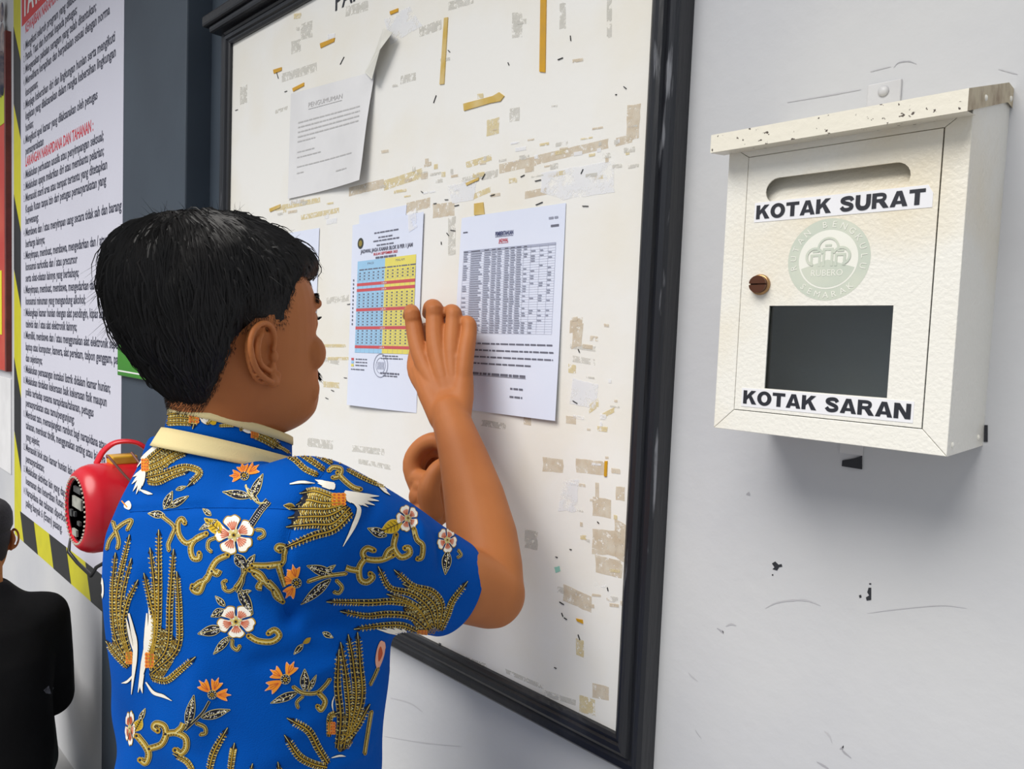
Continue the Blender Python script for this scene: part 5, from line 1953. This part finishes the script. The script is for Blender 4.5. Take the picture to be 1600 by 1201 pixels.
# --- second flower below
flower(z6(765, 300), 29, 25, .3)
leaf(z6(700, 240), z6(636, 275), 12)
leaf(z6(705, 220), z6(658, 170), 8)
leaf(z6(690, 335), z6(568, 365), 15)
leaf(z6(730, 380), z6(648, 470), 10)
leaf(z6(780, 130), z6(850, 262), 15)
leaf(z6(800, 150), z6(842, 140), 5)
scroll(Z6((745, 395), (745, 430), (770, 448), (785, 425)), 3.5)
scroll(Z6((830, 375), (880, 402), (950, 405), (988, 375), (965, 345), (932, 362)), 7)
i = ink('printed_stalk'); i.stroke(Z6((800, 20), (800, 90), (770, 150)), 6, PALE, 0); i.stroke(Z6((800, 20), (800, 90), (770, 150)), 4.5, BLK, 1); i.stroke(Z6((800, 20), (800, 90), (770, 150)), 1.2, PALE, 2)
scroll(Z6((700, 95), (700, 130), (730, 145), (765, 125)), 3)
scroll(Z6((640, 40), (600, 90), (575, 145), (545, 140), (540, 115)), 7, Z6((640, 40), (665, 55), (680, 35)))
scroll(Z6((860, 50), (910, 92), (950, 110), (970, 165), (1005, 195)), 7, Z6((900, 90), (880, 120), (900, 125)))
# --- lily with scrolls at lower left
lily(z6(640, 680), Z6((595, 632), (662, 622), (705, 682)), 12)
leaf(z6(510, 850), z6(545, 685), 13)
leaf(z6(585, 800), z6(732, 760), 13)
i = ink('printed_stalk'); i.stroke(Z6((625, 715), (585, 780), (500, 865)), 4, PALE, 0); i.stroke(Z6((625, 715), (585, 780), (500, 865)), 2.4, BLK, 1)
scroll(Z6((560, 830), (600, 850), (605, 880), (580, 888)), 4)
flower(z6(214, 855), 8, 27, .2)
leaf(z6(240, 870), z6(275, 805), 14, YEL)
leaf(z6(262, 820), z6(292, 755), 6)
scroll(Z6((360, 868), (338, 850), (352, 832), (390, 845), (400, 890), (375, 940), (315, 962)), 8)
scroll(Z6((250, 895), (290, 945), (310, 990), (295, 1035), (268, 1020)), 8)
scroll(Z6((400, 885), (450, 880), (500, 905), (505, 955), (480, 985), (450, 968)), 8, Z6((450, 880), (480, 855), (492, 830)))
feather(Z6((625, 1075), (650, 980), (705, 880)), 10)
feather(Z6((735, 1075), (745, 1000), (752, 960)), 9)
feather(Z6((540, 1075), (510, 1030), (460, 1000)), 8)
feather(Z6((840, 1080), (845, 1060)), 7)
feather(Z6((990, 1085), (985, 1055)), 8)
# --- lily towards the side
lily(z6(1020, 600), Z6((968, 568), (1050, 540), (950, 640)), 13)
leaf(z6(1080, 670), z6(945, 725), 11)
leaf(z6(1120, 660), z6(1120, 550), 13)
leaf(z6(1140, 660), z6(1180, 580), 6)
scroll(Z6((1060, 640), (1110, 672), (1180, 672), (1225, 635), (1250, 600)), 4)
scroll(Z6((1190, 670), (1225, 715), (1205, 760), (1185, 740)), 6)
scroll(Z6((1110, 690), (1080, 720), (1085, 750)), 3)
leaf(z6(1110, 420), z6(1065, 470), 7)
i = ink('printed_bud'); i.blob(Z6((1110, 415), (1125, 390), (1150, 385), (1140, 412)), GOLD, 1)
leaf(z6(1215, 360), z6(1265, 385), 7)
feather(Z6((1240, 1040), (1190, 960), (1140, 870), (1060, 820)), 11)
feather(Z6((1235, 1060), (1160, 1040), (1090, 1000), (1035, 920)), 11)
feather(Z6((1245, 900), (1250, 800), (1275, 780)), 8)
# --- side of the body, in the shade of the sleeve
for f in ([(1290, 960), (1305, 800), (1290, 640), (1295, 480)], [(1320, 960), (1350, 800), (1335, 600), (1310, 440)], [(1345, 900), (1385, 700), (1370, 520), (1350, 400)], [(1360, 880), (1415, 700), (1405, 520), (1395, 390)], [(1300, 930), (1380, 860), (1440, 760)]):
    feather(Z6(*f), 10)
i = ink('printed_bud'); i.blob(Z6((1515, 400), (1535, 420), (1530, 480), (1500, 550), (1485, 510), (1495, 440)), PNK, 1); i.blob(Z6((1512, 430), (1522, 470), (1502, 510), (1500, 460)), RST, 2)
scroll(Z6((1500, 545), (1480, 590), (1460, 630)), 3)
scroll(Z6((1465, 770), (1450, 860), (1430, 990)), 4)
plume(Z6((1258, 1010), (1300, 1000), (1332, 1004)), 3)
plume(Z6((1272, 690), (1262, 730), (1268, 775)), 2)
patch_o(z6(1258, 855), 6, 9)
# --- bird on the shoulder of the sleeve
for f in ([(340, 395), (290, 375), (240, 360), (195, 365)], [(370, 420), (280, 420), (210, 405), (175, 415)], [(385, 430), (300, 450), (220, 450), (150, 450)], [(400, 440), (310, 485), (220, 490), (135, 495)], [(420, 445), (330, 525), (230, 530), (125, 540)], [(432, 470), (340, 555), (230, 590), (100, 645)]):
    feather(Z7(*f), 11)
feather(Z7((255, 275), (190, 245), (120, 185), (30, 160)), 8)
feather(Z7((290, 250), (220, 200), (155, 160)), 8)
feather(Z7((330, 215), (270, 180), (190, 150)), 8)
feather(Z7((385, 215), (340, 175), (250, 150)), 8)
blades(z7(395, 360), Z7((572, 385), (572, 410), (550, 432), (515, 440), (480, 432), (450, 428), (425, 420)), 6)
blades(z7(340, 320), Z7((240, 300), (255, 318), (275, 335), (300, 345), (325, 350)), 6)
plume(Z7((440, 415), (468, 455), (440, 540), (385, 645)), 7)
plume(Z7((110, 322), (170, 312), (240, 318)), 4)
patch_o(z7(362, 402), 11, 9)
scroll(Z7((310, 255), (335, 235), (375, 245), (365, 280), (330, 290)), 5)
scroll(Z7((355, 265), (400, 310), (440, 340), (475, 350)), 6)
feather(Z7((405, 245), (470, 280), (560, 320), (600, 330)), 6)
blades(z7(560, 315), Z7((600, 335), (615, 355), (630, 380)), 4)
# --- flowers and scrolls down the sleeve
flower(z7(720, 500), 17, 20, .6)
leaf(z7(690, 520), z7(580, 570), 20, YEL)
leaf(z7(610, 590), z7(515, 552), 13)
flower(z7(926, 614), 15, 19, .2)
leaf(z7(930, 672), z7(918, 790), 13)
scroll(Z7((985, 665), (1000, 690), (980, 705)), 2.5)
scroll(Z7((660, 585), (650, 650), (685, 700), (730, 685), (728, 655), (705, 655)), 7)
scroll(Z7((645, 690), (580, 715), (510, 710), (488, 680), (510, 655), (545, 665)), 7, Z7((600, 712), (620, 670), (655, 650)))
scroll(Z7((500, 705), (470, 755), (475, 815), (510, 830), (540, 805), (525, 785)), 7, Z7((470, 770), (430, 765), (400, 755)))
scroll(Z7((755, 555), (770, 610), (800, 640), (795, 700), (770, 710)), 6)
lily(z7(145, 832), Z7((132, 770), (95, 812), (108, 885)), 13)
leaf(z7(330, 790), z7(200, 745), 14)
leaf(z7(320, 815), z7(170, 945), 13)
leaf(z7(290, 780), z7(345, 742), 6)
scroll(Z7((205, 826), (290, 800), (400, 785)), 4)
scroll(Z7((350, 820), (380, 855), (365, 885), (338, 880)), 3.5)
scroll(Z7((60, 668), (42, 655), (55, 640), (85, 650), (80, 690), (70, 730), (0, 750)), 6)
scroll(Z7((0, 825), (40, 870), (70, 930)), 6)
leaf(z7(135, 440), z7(80, 432), 9, GOLD)
for f in ([(870, 1060), (830, 960), (740, 890), (630, 860), (580, 775)], [(890, 1060), (900, 950), (850, 880), (750, 850), (672, 785)], [(895, 1080), (930, 1000), (955, 930), (1015, 850)], [(850, 1070), (760, 960), (650, 930), (520, 935), (330, 930)],
          [(830, 1080), (740, 1010), (620, 995), (510, 1005), (400, 985)], [(790, 1095), (700, 1055), (600, 1055), (470, 1072)], [(840, 1075), (790, 980), (720, 930), (640, 900)], [(880, 1070), (870, 960), (800, 890), (720, 850)]):
    feather(Z7(*f), 9)
blades(z7(730, 1100), Z7((560, 1075), (590, 1065), (640, 1062), (690, 1068)), 5)
patch_o(z7(800, 1095), 8, 5)
i = ink('printed_bud'); i.blob(Z7((585, 1150), (600, 1140), (605, 1175), (585, 1198), (572, 1180)), PNK, 1)
# --- scaled bodies where the tails join
def plumage(pts, step=5.0):
    i = ink('printed_bird')
    i.blob(pts, BLK, -1)
    p = [np.array(q, float) for q in pts]
    c = sum(p) / len(p)
    x0, x1 = min(q[0] for q in p), max(q[0] for q in p)
    y0, y1 = min(q[1] for q in p), max(q[1] for q in p)
    def inside(x, y):
        r = False
        for k in range(len(p)):
            a, b = p[k - 1], p[k]
            if (a[1] > y) != (b[1] > y) and x < (b[0] - a[0]) * (y - a[1]) / (b[1] - a[1]) + a[0]:
                r = not r
        return r
    row, y = 0, y0
    while y < y1:
        x = x0 + (step / 2 if row % 2 else 0)
        while x < x1:
            if inside(x, y):
                i.stroke([(x - step * .45, y), (x - step * .2, y + step * .55), (x + step * .2, y + step * .55), (x + step * .45, y)], .9, GOLD if row % 3 else PALE, 0)
                i.dot(x, y, .7, GOLD, 0, 5)
            x += step
        y += step * .8
        row += 1
plumage(Z3((540, 840), (556, 700), (600, 700), (636, 740), (625, 810), (590, 865), (550, 880)))
plumage(Z3((470, 830), (448, 700), (418, 700), (405, 740), (425, 800)))
plumage(Z7((420, 455), (340, 395), (200, 365), (150, 440), (120, 530), (240, 540), (340, 520)))
plumage(Z7((900, 1085), (880, 990), (800, 940), (700, 960), (740, 1030), (800, 1090)))
plumage(Z6((1290, 970), (1285, 840), (1330, 780), (1400, 790), (1400, 860), (1340, 960)))
plumage(Z5((345, 420), (430, 350), (540, 300), (560, 370), (480, 440), (370, 500)))
# --- seams
for pts in (Z5((250, 715), (470, 705), (700, 690), (1000, 692), (1290, 700)), Z7((310, 230), (215, 345), (150, 450), (110, 560), (85, 700), (76, 830), (82, 960), (100, 1012))):
    i = ink('seam')
    i.stroke(pts, 1.6, SEAM, 0)


def lay(inks, origin, direction, bvh, parent, hide=False, below=None):
    for k in inks:
        hits = []
        for (x, y), l in zip(k.v, k.l):
            h = bvh.ray_cast(origin, direction(x, y))
            if h[0] is None:
                hits.append(None)
                continue
            n = h[1] if h[1].dot(h[0] - origin) < 0 else -h[1]
            if below and h[0].z > below:
                hits.append(None)
                continue
            if hide and n.dot((camv - h[0]).normalized()) > -.12:
                hits.append(None)
                continue
            hits.append(h[0] + n * (.0006 + .00016 * l))
        vs, idx, fs, ms = [], {}, [], []
        for f, m_ in zip(k.f, k.m):
            p = [hits[q] for q in f]
            if any(q is None for q in p):
                continue
            if max((p[a] - p[a - 1]).length for a in range(len(p))) > .022:
                continue
            g = []
            for q in f:
                if q not in idx:
                    idx[q] = len(vs)
                    vs.append(hits[q])
                g.append(idx[q])
            fs.append(tuple(g))
            ms.append(m_)
        if fs:
            o = mk(k.name, vs, fs, INKS, None, False, ms)
            o.parent = parent


def photo_dir(x, y):
    return (P(x, y, 1.0) - camv).normalized()


lay(MOTIFS, camv, photo_dir, B_SHIRT, shirt)
# the same cloth carries on round the far side of the body
for ang in (105, 215):
    A = Matrix.Rotation(math.radians(ang), 3, 'Z')
    ax_ = Vector((TC.x, TC.y, 0))
    og = ax_ + A @ (camv - ax_)
    lay([k for k in MOTIFS if k.name in ('printed_flower', 'printed_scroll', 'printed_lily', 'printed_leaf', 'printed_stalk')], og, lambda x, y: A @ photo_dir(x, y), B_SHIRT, shirt, True)

# and on down to the hem, below the edge of the picture
drop = Vector((0, 0, -.40))
lay([k for k in MOTIFS if min(v[1] for v in k.v) > 700 and max(v[0] for v in k.v) < 470], camv + drop, photo_dir, B_SHIRT, shirt, False, 1.045)

# print on the stand of the collar
MAIN = MOTIFS
MOTIFS = []
for f in ([(490, 110), (560, 100), (640, 105)], [(490, 140), (560, 130), (650, 140)], [(485, 165), (560, 160), (640, 165)], [(640, 110), (660, 140), (655, 170)]):
    feather(Z5(*f), 8)
patch_o(z5(655, 130), 8, 8)
blades(z5(740, 170), Z5((695, 90), (712, 88), (728, 90), (690, 130)), 4)
scroll(Z5((745, 95), (765, 130), (740, 165)), 4)
i = ink('printed_leaf'); i.blob(Z5((760, 100), (795, 110), (790, 170), (755, 165)), YEL, 1)
scroll(Z5((905, 165), (930, 155), (955, 185), (945, 205)), 4)
blades(z5(945, 195), Z5((930, 130), (960, 130), (990, 150), (1015, 170), (1030, 200), (1020, 225)), 4.5)
for f in ([(1020, 240), (1090, 270), (1160, 310)], [(1040, 215), (1110, 250), (1180, 300)]):
    feather(Z5(*f), 8)
patch_o(z5(1030, 235), 6, 5)
for f in ([(800, 110), (860, 118), (905, 128)], [(810, 180), (860, 178), (900, 178)], [(1170, 300), (1210, 325), (1240, 345)]):
    feather(Z5(*f), 4)
lay(MOTIFS, camv, photo_dir, B_COLLAR, shirt)

# ------------------------------------------------------------------ the man squatting by the wall
g_c = P(-33, 846, 2.13)
gF = Vector((-1.0, 0.12, -0.02))
gR, gFd, gU = frame(gF, (0, 0, 1))
man = empty('person', (g_c.x, g_c.y, 0), 'man in plain black long-sleeved shirt squatting beside the white wall', 'person')


def GX(v):
    v = Vector(v)
    return g_c + gR * v.x + gFd * v.y + gU * v.z


def G(x, y, z):
    """his body frame: right, front, height"""
    return Vector((g_c.x, g_c.y, 0)) + gR * x + gFd * y + Vector((0, 0, z))


gb = MB()
head_shapes(gb, GX)
zs = g_c.z - .175          # shoulder height
gb.tube([GX((0, -.012, -.03)), GX((0, -.02, -.10)), G(0, -.04, zs - .02)], [.056, .055, .06], 20)
gb.tube([G(0, -.05, zs - .06), G(0, -.10, zs - .25), G(0, -.10, .26)], [.085, .09, .10], 20)
hands = []
for s in (-1, 1):
    a, b, c = G(s * .150, -.06, zs - .055), G(s * .178, -.01, zs - .33), G(s * .12, .24, zs - .36)
    hands.append((a, b, c))
    gb.tube([a, a.lerp(b, .5), b], [.048, .045, .040], 16)
    gb.tube([b, b.lerp(c, .4), c], [.040, .038, .028], 16)
    gb.tube([c, c + gFd * .05 - Vector((0, 0, .01))], [.026, .024], 12)
    for k in range(4):
        f0 = c + gFd * .055 + gR * (.024 - .016 * k) - Vector((0, 0, .006))
        L = (.030, .036, .034, .026)[k]
        gb.tube([f0, f0 + gFd * L * .9 - Vector((0, 0, .008)), f0 + gFd * L * 1.5 - Vector((0, 0, .026))], [.0095, .0088, .0075], 10)
    t0 = c + gFd * .02 - gR * (s * .026)
    gb.tube([t0, t0 + gFd * .03 - gR * (s * .012), t0 + gFd * .05 - gR * (s * .010) - Vector((0, 0, .012))], [.012, .0105, .009], 10)
    hip, knee, ank = G(s * .09, -.06, .25), G(s * .13, .30, .43), G(s * .11, .10, .09)
    gb.tube([hip, hip.lerp(knee, .5), knee], [.075, .065, .048], 16)
    gb.tube([knee, knee.lerp(ank, .4), ank], [.048, .046, .034], 16)
    gb.tube([G(s * .11, .06, .035), G(s * .115, .20, .028)], [.034, .028], 12)
gv_, ge_, gf_ = remesh(gb, .0020, 2, .5)
gwt = np.ones(len(gv_))
gwt[np.linalg.norm(gv_ - np.array(g_c), axis=1) < .13] = .04
mk('body', relax(gv_, ge_, 10, -.5, gwt), gf_, m_skin, man, True)

m_blk = mat('black_cotton', srgb(13, 13, 15), 0.85, col2=srgb(20, 20, 22), scale=9, bump=0.25, bscale=500, spec=0.2)
js = MB()
def gring(z, a, b, cy):
    return [G(a * math.copysign(abs(math.cos(t)) ** .88, math.cos(t)), cy + b * math.copysign(abs(math.sin(t)) ** .88, math.sin(t)), z) for t in [2 * math.pi * j / 40 for j in range(40)]]
js.ring([gring(z, a, b, cy) for z, a, b, cy in ((.16, .165, .15, -.10), (.28, .175, .15, -.11), (zs - .28, .17, .135, -.10), (zs - .15, .18, .125, -.08), (zs - .06, .172, .105, -.06), (zs - .01, .14, .085, -.045), (zs + .03, .095, .07, -.035), (zs + .06, .066, .064, -.025))])
for a, b, c in hands:
    js.tube([G(0, -.05, zs - .03), G(0, -.05, zs - .03).lerp(a, .55), a], [.075, .070, .072], 20)
    js.tube([a, a.lerp(b, .5), b], [.072, .070, .064], 20)
    js.tube([b, b.lerp(c, .5), b.lerp(c, .92)], [.060, .052, .042], 20)
jv, je, jf = remesh(js, .006, 2, .5)
jv = relax(jv, je, 12, -.5)
jv[:, 2] += .0025 * np.sin(jv[:, 0] * 70 + jv[:, 2] * 40)
jo = mk('shirt', jv, jf, m_blk, man, True)
jb = BVHTree.FromPolygons([Vector(v) for v in jv], jf)
pts = []
for (x, y) in ((68, 1078), (76, 1071), (84, 1074), (80, 1084), (72, 1083)):
    h = jb.ray_cast(Vector(CAM), (P(x, y, 1) - Vector(CAM)).normalized())
    if h[0]:
        pts.append(h[0] + (Vector(CAM) - h[0]).normalized() * .004)
if len(pts) > 2:
    mk('sleeve_mark', pts, [tuple(range(len(pts)))], mat('grey_mark', srgb(120, 120, 130), 0.7, col2=srgb(60, 60, 66), scale=120), jo)
gt = MB()
for s in (-1, 1):
    hip, knee, ank = G(s * .09, -.06, .25), G(s * .13, .30, .43), G(s * .11, .10, .12)
    gt.tube([hip, hip.lerp(knee, .5), knee], [.10, .085, .064], 18)
    gt.tube([knee, knee.lerp(ank, .5), ank], [.064, .060, .052], 18)
gt.tube([G(-.06, -.08, .23), G(.06, -.08, .23)], [.13, .13], 20)
tv, te, tf_ = remesh(gt, .007, 3, .5)
mk('trousers', relax(tv, te, 8, -.5), tf_, mat('dark_green_cloth', srgb(28, 36, 34), 0.85, var=0.2), man, True)
for s in (-1, 1):
    q = MB()
    q.tube([G(s * .11, .03, .034), G(s * .112, .12, .036), G(s * .118, .25, .026)], [.040, .040, .028], 16)
    for v in q.v:
        v.z = max(v.z, 0.0)
    q.build('sandal', m_shoe, man, True)
# close-cropped dark grey cap of hair
cp = MB()
rings = []
for k in range(26):
    z = .030 + (.1218 - .030) * k / 25
    g = .006 * min(1, k / 3) + .002
    rings.append([GX(head_pt(z, 2 * math.pi * j / 48) * (1 + g / .09)) for j in range(48)])
low = []
for k in range(12):
    z = -.055 + (.030 + .055) * k / 12
    row = []
    for j in range(48):
        p = head_pt(z, 2 * math.pi * j / 48)
        keep = p.y < -.03
        row.append(GX(p * (1 + (.07 if keep else -.12) * min(1, (k + 1) / 4))))
    low.append(row)
cp.ring(low + rings)
cp.build('hair', mat('cropped_hair', srgb(44, 42, 44), 0.8, col2=srgb(30, 28, 30), scale=300, bump=.5, bscale=900), man, True)
